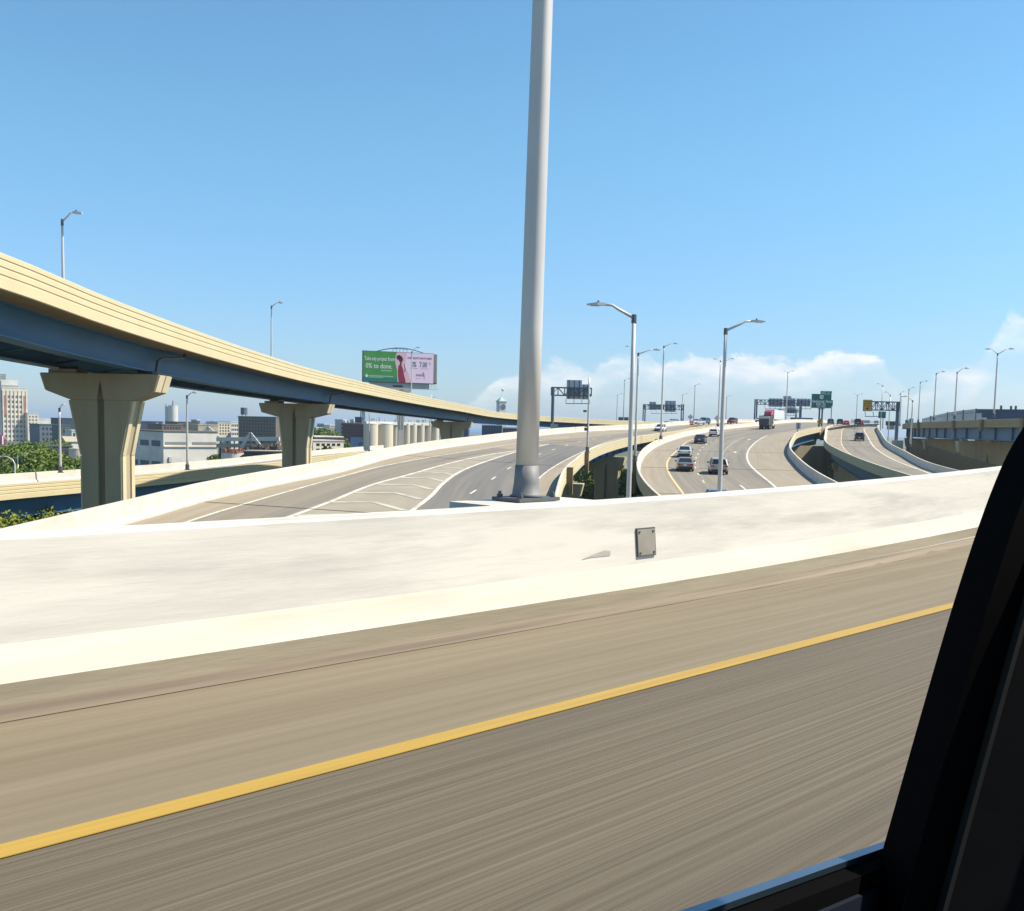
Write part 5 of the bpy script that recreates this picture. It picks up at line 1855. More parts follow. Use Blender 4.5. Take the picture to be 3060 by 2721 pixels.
building('dark navy warehouse left of the big pier', 185, 262, 1252, 620, 20, 'navy', rmat='navy')
building('grey-green block with small dark windows behind the left trees', 118, 186, 1270, 520, 16, 'slate', 3, 5, 'win', .5, .5, vbot=1320, rmat='green')
building('olive block behind the pale lamp post at left', 184, 212, 1272, 500, 14, 'green', 2, 2, 'win', vbot=1320, rmat='green')
building('small teal-trimmed white block beside the big pier', 214, 240, 1287, 430, 8, 'pale', 1, 2, 'win', vbot=1310)
t, Mb, w, zt = building('small white shed with pale pitched roof left of the big pier', 204, 247, 1319, 330, 6, 'white', parapet_=False)
m = LB(Mb)
m.add([(-1.0, -.4, zt), (w + .2, -.4, zt), (w + .2, 6.3, zt), (-1.0, 6.3, zt), (-1.2, 2.5, zt + 1.7), (w - 1, 2.5, zt + 1.6)], [(0, 1, 5, 4), (1, 2, 5), (2, 3, 4, 5), (3, 0, 4), (3, 2, 1, 0)])
m.build('roof', 'b_tan', t)
building('dark grey shed behind the left trees', 133, 214, 1335, 300, 16, 'dark', 1, 4, 'win', vbot=1365, rmat='dark')
def cyl(label, uc, du, vt, Y, mat, name='silo', cap=None, group='grain silos and tanks', zb=GZ, n=28, bands=0):
    c = P(uc, vt, Y)
    r = du * Y / FPX
    t = thing(name, label, 'silo' if name == 'silo' else 'tank', (c.x, Y, zb), group)
    m = MB()
    m.tube([(c.x, Y, zb), (c.x, Y, c.z)], r, n)
    o = m.build('shell', mat, t)
    m = MB()
    m.tube([(c.x, Y, c.z + .005), (c.x, Y, c.z + .3)], r * 1.02, n)
    m.build('rim', cap or mat, t)
    for k in range(bands):
        z = zb + (c.z - zb) * (k + 1) / (bands + 1)
        m = MB()
        m.tube([(c.x, Y, z), (c.x, Y, z + .12)], r * 1.006, n)
        m.build('hoop', 'b_grey', t)
    return t, c, r
pm('silo_tan', (0.60, 0.53, 0.41), (0.55, 0.48, 0.37), .85, .1, (1, 1, .2), c3=(0.45, 0.39, 0.30), scale3=.15, stretch3=(2, 2, .15), a3=.5)
pm('silo_pale', (0.60, 0.58, 0.53), (0.53, 0.51, 0.46), .85, .1, (1, 1, .2), c3=(0.40, 0.37, 0.32), scale3=.1, stretch3=(2, 2, .2), a3=.5)
cyl('beige round tank hugging the left side of the big pier', 232, 24, 1342, 268, 'silo_tan', 'tank', bands=0)
# white warehouse between the piers
t, Mb, w, zt = building('white windowless warehouse between the two left piers', 488, 648, 1291, 250, 22, 'white', rmat='brown', phi=42)
def zv(v):
    return zat(560, v, 250 + w * .33)
for (va, vb, fa, fb) in ((1320, 1328, .03, .45), (1320, 1328, .53, .985), (1383, 1394, .03, .45), (1382, 1386, .55, .8)):
    m = LB(Mb)
    m.bx(w * fa, w * fb, -.06, -.004, zv(vb), zv(va))
    m.build('window_band', 'b_grey', t)
m = LB(Mb)
m.bx(0, w + 5, -.3, -.008, zv(1335), zv(1331.5))
m.build('pipe_ledge', 'b_cream', t)
m = LB(Mb)
m.bx(w * .09, w * .14, -.35, -.004, zv(1380), zv(1364))
m.build('wall_vent', 'b_pale', t)
for fa in (.08, .40, .72):
    for va, vb in ((1317, 1334), (1379, 1394)):
        m = LB(Mb)
        m.bx(-.06, -.004, 22 * fa, 22 * (fa + .24), zv(vb), zv(va))
        m.build('window_band', 'b_slate', t)
building('navy warehouse with white and red sign behind the white one', 412, 486, 1261, 520, 20, 'navy', rmat='dark')
for ua, ub, mt_, nm, lb in ((466, 474, 'sign_white', 'wall_sign', 'white half of the sign on the navy warehouse'), (474.3, 480, 'car_red', 'wall_sign', 'red half of the sign on the navy warehouse')):
    m = MB()
    m.bx(P(ua, 1265, 519.6).x, P(ub, 1265, 519.6).x, 519.7, 519.9, zat(470, 1270, 520), zat(470, 1262, 520))
    tag(m.build(nm, mt_), lb, 'sign')
t, c, r = cyl('tall pale concrete silo with rooftop mast, in the skyline', 517, 14, 1212, 900, 'silo_pale')
m = MB()
m.tube([(c.x, 900, c.z), (c.x, 900, zat(517, 1196, 900))], [1.2, .4], 8)
m.build('mast', 'b_grey', t)
t, c, r = cyl('shorter pale concrete silo beside the masted one', 503, 9.5, 1215, 905, 'silo_pale')
m = MB()
m.tube([(c.x - 2, 905, c.z), (c.x - 2, 905, zat(497, 1205, 905))], [.8, .3], 6)
m.build('mast', 'b_grey', t)
building('brown low works behind the white warehouse', 484, 545, 1270, 460, 16, 'brown', 1, 6, 'win', vbot=1285, rmat='brown')
building('dark low works right of the concrete silos', 530, 592, 1263, 560, 16, 'brown', 1, 5, 'win', vbot=1280, rmat='dark')
building('narrow glassy blue block in the skyline', 588, 598, 1256, 800, 10, 'slate', 3, 2, 'win', vbot=1275)
building('tan stepped block left of the grey factory', 592, 652, 1271, 420, 12, 'tan', rmat='tan')
building('cream block with dark windows left of the grey factory', 651, 690, 1263, 480, 12, 'cream', 4, 4, 'win', .5, .45, vbot=1300)
building('white two-tier block with columns left of the grey factory', 689, 714, 1262, 520, 14, 'white', 3, 4, 'win', .55, .6, vbot=1302)
t, Mb, w, zt = building('large grey-brown six-storey factory behind the second pier', 712, 824, 1247, 470, 26, 'brown', 6, 12, 'win', .5, .5, vbot=1312, rmat='green', margin=(.03, .08), phi=4)
x0 = P(712, 1247, 470).x
m = MB()
m.tube([(x0 + 1.6, 474, zt + 1.2), (x0 + 1.6, 474, zt + 4.4)], 1.6, 10)
m.beam((x0 + .6, 474, zt), (x0 + .9, 474, zt + 1.3), .25)
m.beam((x0 + 2.6, 474, zt), (x0 + 2.3, 474, zt + 1.3), .25)
m.build('water_tank', 'b_slate', t)
# scrap yard: tank, wall, conveyors
t, c, r = cyl('white drum tank with rusty top in the scrap yard', 695, 33, 1352, 215, 'silo_pale', 'tank', cap='b_rose')
m = MB()
random.seed(5)
for k in range(40):
    a, rr = random.uniform(0, 6.28), random.uniform(.2, 1) * r
    m.box((c.x + rr * math.cos(a), 215 + rr * math.sin(a), c.z + .45), (random.uniform(.2, .6), random.uniform(.2, .6), random.uniform(.3, .9)), a)
m.build('rusty_fittings', 'b_rose', t)
building('dark low wall building beside the white drum tank', 729, 842, 1350, 212, 6, 'dark', rmat='tan', phi=0)
def conveyor(label, pts, Y):
    t = thing('conveyor', label, 'conveyor', P(pts[1][0], pts[1][1], Y), 'scrap yard conveyors')
    for (a, b) in zip(pts[:-1], pts[1:]):
        m = MB()
        pa, pb_ = P(*a, Y), P(*b, Y)
        m.beam(pa, pb_, .55, .55)
        for k in range(6):
            q = pa.lerp(pb_, k / 5)
            m.beam(q + Vector((0, -.3, 0)), q + Vector((0, -.3, .7)), .08)
        m.build('boom', 'silo_pale', t)
    for q in pts:
        p = P(*q, Y)
        m = MB()
        m.beam(p, (p.x, p.y, GZ), .22)
        m.build('support', 'b_grey', t)
conveyor('white A-shaped conveyor rising above the scrap yard by the second pier', [(720, 1338), (748, 1294), (790, 1346)], 225)
conveyor('white A-shaped conveyor behind the warehouse roof', [(608, 1294), (622, 1276), (668, 1319)], 268)
random.seed(11)
for lb, u0, u1, v in (('long cream conveyor gallery on legs crossing the scrap yard', 648, 835, 1312), ('rusty lower conveyor gallery crossing the scrap yard', 648, 838, 1331)):
    t = thing('gallery', lb, 'conveyor', P(740, v, 240), 'scrap yard conveyors')
    m = MB()
    a, b = P(u0, v, 240), P(u1, v - 1, 240)
    m.beam(a, b, 1.0, .9)
    m.build('boom', 'silo_pale' if v < 1320 else 'b_tan', t)
    for k in range(9):
        q = a.lerp(b, (k + .5) / 9)
        m = MB()
        m.beam(q, (q.x, q.y, GZ), .25)
        m.build('support', 'b_brown', t)
m = MB()
for k in range(260):
    q = P(random.uniform(735, 838), random.uniform(1332, 1350), random.uniform(222, 234))
    s = random.uniform(.25, .9)
    m.box(q, (s, s * random.uniform(.3, 1), s * random.uniform(.3, 1.4)), random.uniform(0, 3))
tag(m.build('scrap_heap', ['b_brown']), 'heap of rusty scrap metal behind the dark wall', 'scrap', kind='stuff')
# right of pier two
building('cream low building with wide openings right of the second pier', 935, 1027, 1318, 255, 10, 'cream', 2, 5, 'win', .45, .6, vbot=1352)
building('reddish low building behind the cream one', 940, 1025, 1306, 300, 10, 'brick', 1, 6, 'win', vbot=1320, rmat='white')
t, Mb, w, zt = building('pale narrow apartment block with dark balconies on its right edge', 1001, 1024, 1256, 480, 12, 'pale', rmat='pale', phi=0)
for k in range(5):
    m = MB()
    z = zat(1022, 1267 + k * 11.2, 480)
    xa = P(1021, 1270, 480).x
    m.bx(xa, xa + 1.2, 479.0, 479.98, z - .6, z + .6)
    m.build('balcony', 'b_dark', t)
t, Mb, w, zt = building('dark brick building with a blue star mural', 1024, 1089, 1266, 440, 22, 'brick', 4, 6, 'win', .5, .35, vbot=1306, rmat='grey', phi=0)
m = MB()
ma, mb_ = P(1047.5, 1326, 439).x, P(1084, 1326, 439).x
mz0, mz1 = zat(1066, 1346, 439), zat(1066, 1306, 439)
pm('mural_blue', (0.16, 0.28, 0.42), (0.12, 0.22, 0.36), .7, .3)
m.bx(ma, mb_, 439.4, 439.97, mz0, mz1)
mu = m.build('mural', 'mural_blue', t)
m = MB()
sc_ = P(1077, 1326, 439.35)
rs = 8.2 * 440 / FPX
pts = []
for k in range(10):
    rr = rs if k % 2 == 0 else rs * .42
    a = math.pi / 2 + k * math.pi / 5
    pts.append((sc_.x + rr * math.cos(a), sc_.z + rr * math.sin(a)))
m.prism(pts, 439.3, 439.38)
m.build('star', 'b_blue', mu)
m = MB()
m.tube([(sc_.x, 439.24, sc_.z - .1), (sc_.x, 439.29, sc_.z - .1)], rs * .22, 12)
m.build('star_centre', 'mural_blue', mu)
for k in range(4):
    m = MB()
    m.bx(ma + .5 + k * 1.1, ma + 1.3 + k * 1.1, 439.3, 439.39, mz0 + .3, mz0 + 1.0 + .4 * (k % 2))
    m.build('mural_shape', 'b_blue', mu)
m = MB()
m.bx(P(1060.5, 1250, 442).x, P(1081, 1250, 442).x, 442, 446, zt + .6, zat(1070, 1245, 442))
m.build('rooftop_tank', 'b_blue', t)
m = MB()
for du in (0, 5.5, 10, 15):
    p = P(1076 + du, 1262, 445)
    m.beam(p, P(1079 + du * .66, 1226, 445), .35)
m.build('lattice_mast', 'b_slate', t)
m = MB()
random.seed(2)
for k in range(16):
    p = P(random.uniform(1026, 1088), 1264, random.uniform(441, 455))
    m.box((p.x, p.y, zt + .9), (random.uniform(.6, 2), 1.5, random.uniform(.6, 2.2)))
m.build('rooftop_plant', 'silo_pale', t)
# grain silos
SIL = [(1108, 22, 440, 'dark-shaded broad grain silo at the left end of the silo row'), (1149, 26, 447, 'broadest sunlit grain silo in the row'), (1182, 9, 453, 'slim grain silo just right of the broadest one'), (1216, 9.5, 457, 'slim grain silo right of the billboard column'),
       (1235, 10.5, 460.5, 'second slim grain silo right of the billboard column'), (1258, 11, 464.5, 'third slim grain silo right of the billboard column'), (1279, 10, 468.5, 'fourth slim grain silo right of the billboard column'), (1301, 11, 472.5, 'rightmost slim grain silo beside the third pier cap')]
for uc, du, Y, lb in SIL:
    cyl(lb, uc, du, 1267, Y, 'silo_tan', cap='silo_pale')
t = thing('silo_gallery', 'white conveyor gallery running along the silo tops', 'gallery', P(1200, 1262, 446))
m = MB()
a, b = P(1088, 1263, 446), P(1312, 1264, 446)
a, b = P(1088, 1262.5, 438), P(1312, 1262.5, 474)
b.z = a.z
m.beam(a, b, 3.0, 1.3)
m.build('gallery_box', 'silo_pale', t)
random.seed(9)
for k in range(26):
    p = a.lerp(b, random.random())
    m = MB()
    m.box((p.x, p.y - .5, a.z + .9), (random.uniform(.5, 1.8), 1.0, random.uniform(.8, 2.2)))
    m.build('rooftop_fitting', 'silo_pale', t)
for u, v in ((1124, 1252), (1133, 1246), (1183, 1250)):
    m = MB()
    p = P(u, v, 446)
    m.beam((p.x, 446, zat(1200, 1259, 446)), p, .25)
    m.build('aerial', 'b_slate', t)
# clock tower
YC = 900.0
c = P(1498, 1200, YC)
t = thing('clock_tower', 'square clock tower with pale green roof standing behind the flyover', 'tower', (c.x, YC, GZ))
ha = 3.05 * 1.0
Mc = Matrix.Translation((c.x, YC + 4.2, 0)) @ Matrix.Rotation(R(28), 4, 'Z')
hw_ = 3.15
ze, zr = zat(1498, 1198, YC), zat(1498, 1185, YC)
m = MB()
m.box(Mc @ Vector((0, 0, (GZ + ze) / 2)), (2 * hw_, 2 * hw_, ze - GZ), M=Mc.to_3x3())
m.build('shaft', 'b_pale', t)
for k, (e, za, zb_) in enumerate(((.25, -1.3, -.8), (.55, -.45, .25))):
    m = MB()
    m.box(Mc @ Vector((0, 0, ze + (za + zb_) / 2)), (2 * (hw_ + e), 2 * (hw_ + e), zb_ - za), M=Mc.to_3x3())
    m.build('cornice', 'b_pale', t)
pm('copper', (0.36, 0.48, 0.42), (0.30, 0.42, 0.37), .7, .3)
m = MB()
e = hw_ + .5
m.add([Mc @ Vector(q) for q in ((-e, -e, ze + .26), (e, -e, ze + .26), (e, e, ze + .26), (-e, e, ze + .26), (0, 0, zr))], [(0, 1, 4), (1, 2, 4), (2, 3, 4), (3, 0, 4), (3, 2, 1, 0)])
m.build('roof', 'copper', t)
zc_ = ze - 5.0
for ax in (0, 1):
    Rk = Mc @ Matrix.Rotation(math.pi / 2 * ax, 4, 'Z')
    m = MB()
    ctr = Rk @ Vector((0, -hw_ - .06, zc_))
    m.tube([Rk @ Vector((0, -hw_ - .12, zc_)), Rk @ Vector((0, -hw_ - .003, zc_))], 2.5, 24)
    f = m.build('clock_face', 'b_white' if ax else 'b_slate', t)  # light put into the colour: slate for the shaded side, white for the sunny
    for ang, ln_, w_ in ((20, 1.5, .35), (140, 2.1, .28)):
        m = MB()
        m.beam(Rk @ Vector((0, -hw_ - .2, zc_)), Rk @ Vector((ln_ * math.sin(R(ang)), -hw_ - .2, zc_ + ln_ * math.cos(R(ang)))), w_, .1)
        m.build('clock_hand', 'b_dark', f)
    m = MB()
    ring = [Rk @ Vector((2.35 * math.sin(R(10 * k)), -hw_ - .15, zc_ + 2.35 * math.cos(R(10 * k)))) for k in range(37)]
    m.tube(ring, .16, 5, cap=False)
    m.build('clock_rim', 'b_dark', f)
m = MB()
pz = zat(1494, 1160, YC)
m.tube([Mc @ Vector((0, 0, zr - .3)), Mc @ Vector((0, 0, pz))], .09, 6)
m.build('flagpole', 'galv', t)
m = MB()
fp = Mc @ Vector((0, 0, pz))
m.add([fp, fp + Vector((.9, 0, -1.0)), fp + Vector((1.9, .2, -1.7)), fp + Vector((1.7, .2, -2.4)), fp + Vector((.8, 0, -2.0)), fp + Vector((.05, 0, -1.2))], [(0, 5, 4, 1), (1, 4, 3, 2)])
m.build('flag', 'b_blue', t)
# striped flag at the left edge
t = thing('flag', 'large striped flag hanging at the left edge before the tower', 'flag', P(2, 1340, 400))
for k in range(9):
    m = MB()
    a = -3 + k * 2.2
    p0, p1 = P(a, 1291 + k * 2.0, 400), P(a + 2.2, 1293 + k * 2.0, 400)
    z0 = zat(a, 1336 - abs(k - 5) * 1.5, 400)
    m.add([(p0.x, 400 + .5 * math.sin(k), z0), (p1.x, 400 + .5 * math.sin(k + 1), z0), (p1.x, 400 + .5 * math.sin(k + 1), p1.z), (p0.x, 400 + .5 * math.sin(k), p0.z)], [(0, 1, 2, 3)])
    m.build('stripe', 'bb_pink' if k % 2 else 'car_red', t)
m = MB()
p = P(-4, 1280, 400)
m.tube([(p.x, 400, GZ), (p.x, 400, p.z)], [.2, .1], 8)
m.build('flagpole', 'galv', t)
# low bluish blocks glimpsed between flyover and ramp
building('bluish glazed block seen through the gap above the third pier cap', 1342, 1400, 1266, 520, 14, 'blue', 2, 8, 'win', .5, .6, vbot=1290, phi=0)
building('long blue-grey block with pale bays right of the third pier', 1440, 1500, 1272, 420, 14, 'blue', 1, 6, 'win_pale', .6, .3, vbot=1290, phi=0)
building('brick-red low block right of the third pier, beside the blue one', 1502, 1572, 1280, 400, 14, 'brick', 1, 7, 'win_pale', .5, .5, vbot=1296, phi=0)
# skyline fill towards the lake: small individual blocks
random.seed(21)
fill = []
pal = ['white', 'pale', 'tan', 'grey', 'brown', 'slate', 'cream', 'dark']
desc = {'white': 'white', 'pale': 'pale grey', 'tan': 'tan', 'grey': 'mid grey', 'brown': 'brown', 'slate': 'slate blue', 'cream': 'cream', 'dark': 'near black'}
spots = [(126, 'white shed'), (150, 'pale shed'), (266, 'x'), (300, 'x'), (420, 'x'), (455, 'x'), (545, 'x'), (570, 'x'), (602, 'x'), (622, 'x'), (640, 'x'), (668, 'x'), (700, 'x'), (835, 'x'), (860, 'x'), (885, 'x'), (915, 'x'), (945, 'x'), (968, 'x'), (985, 'x')]
anchors = ['below the lake left of the pale lamp post', 'below the lake beside the pale lamp post', 'just right of the big pier cap', 'behind the big pier stem', 'left of the concrete silos', 'under the concrete silos', 'right of the slim warehouse lamp post', 'midway from the silos to the wooded hill', 'at the left foot of the wooded hill', 'below the left half of the wooded hill', 'below the middle of the wooded hill', 'below the right half of the wooded hill', 'at the right foot of the wooded hill', 'left of the second pier stem', 'behind the second pier stem', 'right behind the second pier stem', 'right of the second pier cap', 'between the second pier and the brick mural building', 'nearer the brick mural building', 'left of the narrow apartment block']
for (u, _), an in zip(spots, anchors):
    mt_ = pal[random.randrange(len(pal))]
    Yb = random.uniform(700, 1500)
    wv = random.uniform(12, 24)
    vt_ = random.uniform(1257, 1272) + (u / 1000) * 8
    building('small distant %s block %s' % (desc[mt_], an), u, u + wv, vt_, Yb, 14, mt_, 2, 4, 'win', .4, .5, vbot=vt_ + 12, group='distant low blocks', rmat='white' if random.random() < .5 else None)

# ================================================================== slatted screen and blue building at the right
pm('screen', (0.34, 0.39, 0.42), (0.28, 0.33, 0.36), .5, .5, metal=.2)
fs_ = thing('screen_fence', 'pale slatted screen wall rising along the top of the right bridge', 'fence', P(2850, 1258, 200))
tops = [(2757, 1250), (2790, 1241), (2830, 1232), (2870, 1226), (2917, 1221)]
def topv(u):
    for (a, b), (c_, d) in zip(tops[:-1], tops[1:]):
        if a <= u <= c_:
            return b + (d - b) * (u - a) / (c_ - a)
    return 1234 if u < 2931 else 1247
u = 2757.0
while u < 2948:
    Yq = 236 - (u - 2757) * .31
    zt_, x_ = zat(u, topv(u), Yq), P(u, 1240, Yq).x
    zb_ = RH.z(x_, Yq) if False else 3.6
    m = MB()
    m.bx(x_, x_ + .30, Yq, Yq + .12, zb_, zt_)
    m.build('slat', 'screen', fs_)
    u += 5.2
for u in (2782, 2832, 2879, 2917):
    Yq = 236 - (u - 2757) * .31 + .2
    x_ = P(u, 1240, Yq).x
    m = MB()
    m.bx(x_ - .12, x_ + .12, Yq, Yq + .2, 3.4, zat(u, topv(min(u, 2916)) - 1, Yq))
    m.build('post', 'galv_dark', fs_)
for zf in (.25, .8):
    m = MB()
    pts = []
    for uu in (2757, 2800, 2850, 2917):
        Yq = 236 - (uu - 2757) * .31 + .22
        p = P(uu, 1240, Yq)
        zt_ = zat(uu, topv(min(uu, 2916)), Yq)
        pts.append(Vector((p.x, Yq, 3.6 + (zt_ - 3.6) * zf)))
    m.tube(pts, .06, 5)
    m.build('rail', 'galv_dark', fs_)
t, Mb, w, zt = building('big plain dark blue building behind the right bridge', 2918, 3140, 1226, 260, 6, 'blue', rmat='blue', phi=-32)
for uu in (2992, 3022, 3036):
    m = MB()
    p = P(uu, 1226, 262)
    m.bx(p.x - .2, p.x + .2, 262, 262.4, zt, zat(uu, 1211 if uu < 3000 else 1212, 262))
    m.build('roof_vent', 'galv_dark', t)
# pale railing glimpsed left of the right bridge
rl = thing('railing', 'short pale balustrade beyond the right ramp crest, below the far green sign', 'railing', P(2665, 1280, 300))
for k in range(7):
    m = MB()
    p = P(2652 + k * 3.4, 1272, 300)
    m.bx(p.x - .12, p.x + .12, 300, 300.3, zat(2660, 1283, 300), zat(2660, 1268, 300))
    m.build('baluster', 'b_cream', rl)
m = MB()
a, b = P(2648, 1267, 300), P(2677, 1267, 300)
m.bx(a.x, b.x, 299.9, 300.5, a.z - .3, a.z + .9)
m.build('rail', 'b_brown', rl)

# ================================================================== trees
def leaf_mesh(name, lobes, nleaf, size, seed):
    r_ = np.random.default_rng(seed)
    w = np.array([l[3] * l[4] * l[5] for l in lobes]) ** .67
    w /= w.sum()
    idx = r_.choice(len(lobes), nleaf, p=w)
    L = np.array(lobes)[idx]
    d = r_.normal(size=(nleaf, 3))
    d /= np.linalg.norm(d, axis=1)[:, None]
    rad = r_.uniform(.45, 1.0, nleaf) ** .5 * (1 + .16 * np.sin(d[:, 0] * 7 + idx) * np.cos(d[:, 2] * 6))
    c = L[:, :3] + d * rad[:, None] * L[:, 3:6]
    a = r_.normal(size=(nleaf, 3)) + d * .7
    a /= np.linalg.norm(a, axis=1)[:, None]
    b = np.cross(a, r_.normal(size=(nleaf, 3)))
    b /= np.linalg.norm(b, axis=1)[:, None]
    e = np.cross(a, b)
    s = size * r_.uniform(.6, 1.3, nleaf)[:, None]
    v = np.stack([c - b * s, c + e * s * .55, c + b * s, c - e * s * .55], 1).reshape(-1, 3)
    me = bpy.data.meshes.new(name)
    me.vertices.add(len(v))
    me.vertices.foreach_set('co', v.ravel())
    me.loops.add(nleaf * 4)
    me.loops.foreach_set('vertex_index', np.arange(nleaf * 4))
    me.polygons.add(nleaf)
    me.polygons.foreach_set('loop_start', np.arange(nleaf) * 4)
    me.polygons.foreach_set('loop_total', np.full(nleaf, 4))
    me.update(calc_edges=True)
    return me
def tree(label, base, h, r, mat='leaf_dark', nleaf=5000, size=.32, seed=1, group='trees below the ramps', name='tree', trunk_frac=.35):
    rr = random.Random(seed)
    t = thing(name, label, 'tree', base, group)
    lobes = [(0, 0, h * .68, r * .75, r * .75, h * .30)]
    for k in range(7):
        a = k * .9 + rr.random()
        q = rr.uniform(.35, .7) * r
        lobes.append((q * math.cos(a), q * math.sin(a), h * rr.uniform(.48, .84), r * rr.uniform(.32, .52), r * rr.uniform(.32, .52), h * rr.uniform(.11, .18)))
    me = leaf_mesh('crown', lobes, nleaf, size, seed)
    me.materials.append(MT[mat])
    o = bpy.data.objects.new('crown', me)
    COL.objects.link(o)
    o.location = base
    adopt(o, t)
    o['kind'] = 'stuff'
    m = MB()
    b = Vector(base)
    m.tube([b + Vector((0, 0, -.3)), b + Vector((.1, 0, h * .25)), b + Vector((0, .1, h * .5)), b + Vector((0, 0, h * .78))], [.035 * h * .6, .025 * h * .6, .016 * h * .6, .006 * h * .6], 8)
    m.build('trunk', 'bark', t, smooth=True)
    for k in range(5):
        l = lobes[k + 1]
        m = MB()
        m.tube([b + Vector((0, 0, h * (.3 + .05 * k))), b + Vector((l[0] * .5, l[1] * .5, (h * .36 + l[2]) / 2)), b + Vector((l[0], l[1], l[2]))], [.010 * h, .007 * h, .003 * h], 6)
        m.build('limb', 'bark', t)
    return t
def tree_px(label, uc, vt, Y, r, mat='leaf_dark', seed=1, nleaf=5000, size=.32, zg=GZ, **k):
    p = P(uc, vt, Y)
    return tree(label, Vector((p.x, Y, zg)), p.z - zg, r, mat, nleaf, size, seed, **k)
TL = [(-12, 1338, 190, 6.5, 'big dark tree cut by the left picture edge'), (28, 1336, 205, 6.0, 'dark tree below the cream tower, left one'), (62, 1318, 230, 7.0, 'tallest dark tree below the cream tower'), (92, 1330, 215, 6.0, 'dark tree right of the tallest one at left'),
      (118, 1340, 185, 5.5, 'dark tree in front of the dark grey shed'), (140, 1358, 165, 5.5, 'bushy tree just left of the pale lamp post'), (162, 1368, 150, 4.6, 'bushy tree right beneath the pale lamp post'), (205, 1395, 140, 4.0, 'small tree between pale lamp post and big pier'),
      (15, 1390, 145, 5.0, 'low bushy tree behind the lower ramp at far left'), (70, 1400, 140, 5.0, 'low bushy tree behind the hooked street lamp'), (110, 1398, 138, 4.5, 'low bushy tree midway along the lower ramp wall'), (165, 1312, 320, 7, 'distant dark tree in front of the grey-green block'), (128, 1316, 330, 7, 'distant dark tree behind the tall left trees')]
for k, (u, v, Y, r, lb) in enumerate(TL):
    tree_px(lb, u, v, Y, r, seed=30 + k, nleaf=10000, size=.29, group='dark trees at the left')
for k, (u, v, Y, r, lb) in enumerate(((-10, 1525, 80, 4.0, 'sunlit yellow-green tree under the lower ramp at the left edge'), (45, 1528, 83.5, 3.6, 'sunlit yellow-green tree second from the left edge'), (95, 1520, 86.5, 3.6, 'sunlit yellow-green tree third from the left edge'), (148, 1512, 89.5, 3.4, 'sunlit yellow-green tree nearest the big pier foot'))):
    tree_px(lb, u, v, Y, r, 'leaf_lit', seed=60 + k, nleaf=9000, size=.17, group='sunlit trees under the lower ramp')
for k, (u, v, Y, r, lb) in enumerate(((1770, 1380, 235, 6.0, 'green tree seen under the cream ramp, left one'), (1795, 1385, 228, 5.5, 'green tree seen under the cream ramp, middle one'), (1815, 1378, 245, 6.0, 'green tree seen under the cream ramp, right one'), (1755, 1450, 190, 2.5, 'low bush on the grass under the cream ramp'),
                                     (1890, 1420, 220, 4.5, 'green tree glimpsed between the tall lamp post and curve pedestal'), (2517, 1352, 205, 3.0, 'small bright green tree glimpsed between the two right ramps'))):
    tree_px(lb, u, v, Y, r, 'leaf_lit' if k in (3, 5) else 'leaf_dark', seed=80 + k, nleaf=4500, size=.38, group='trees under the ramps')
for k, (u, v, Y, r, lb) in enumerate(((965, 1335, 232, 3.5, 'round tree in front of the cream low building'), (985, 1280, 380, 7, 'large tree behind the reddish low building'), (955, 1275, 420, 8, 'large tree left of the narrow apartment block'), (655, 1352, 245, 3.5, 'small tree between white warehouse and drum tank'))):
    tree_px(lb, u, v, Y, r, seed=95 + k, nleaf=4200, size=.45, group='trees in the city')
# white steel frame on the grass
fr = thing('steel_frame', 'white steel frame tower standing on the grass under the ramps', 'frame', P(1800, 1490, 205))
Yf = 205.0
def fbar(pa, pb_, w=.22, nm='bar', dy=0, dy2=0):
    m = MB()
    m.beam(P(*pa, Yf) + Vector((0, dy, 0)), P(*pb_, Yf) + Vector((0, dy2, 0)), w)
    m.build(nm, 'b_white', fr)
for dy in (0, 2.5):
    fbar((1794, 1443), (1793, 1486), .25, 'leg', dy, dy)
    fbar((1816, 1443), (1818, 1486), .25, 'leg', dy, dy)
    fbar((1792, 1443), (1819, 1443), .5, 'top_beam', dy, dy)
    fbar((1793, 1480), (1818, 1481), .3, 'low_beam', dy, dy)
    fbar((1802, 1448), (1818, 1484), .18, 'brace', dy, dy)
fbar((1777, 1448), (1788, 1480), .3, 'brace', 0, 0)
# far wooded fringe behind the right roads

# ================================================================== the car we sit in: door pillar, window ledge and roof
pm('car_trim', (0.006, 0.0065, 0.008), (0.0045, 0.005, 0.006), .9, 40, spec=.08)
pm('car_seal', (0.0025, 0.0025, 0.003), None, .9, spec=.03)
pm('car_edge', (0.022, 0.022, 0.02), None, .7, spec=.1)
pm('car_chrome_sky', (0.12, 0.18, 0.25), (0.09, 0.15, 0.22), .35, 2, metal=.9)  # chrome trim, blue sky reflection put into its colour
pm('car_door', (0.006, 0.009, 0.02), (0.005, 0.0075, 0.016), .7, 3, spec=.15)
own = thing('car_interior', 'dark window pillar and ledge of the car we look out of, lower right', 'car interior', (0.9, .7, 1.0))
a0, a1, a2, a3 = P(3120, 1165, .80), P(2990, 1400, .78), P(2850, 1800, .74), P(2640, 2530, .70)
_k = [P(3290, 760, .84), a0, a1, a2, a3, P(2560, 2815, .685)]
edge = []
for i in range(len(_k) - 1):                            # a smooth curve through the measured points
    p0, p1, p2, p3 = _k[max(i - 1, 0)], _k[i], _k[i + 1], _k[min(i + 2, len(_k) - 1)]
    for j in range(8):
        q = j / 8
        edge.append(.5 * ((2 * p1) + (p2 - p0) * q + (2 * p0 - 5 * p1 + 4 * p2 - p3) * q * q + (3 * p1 - p0 - 3 * p2 + p3) * q ** 3))
edge.append(_k[-1])
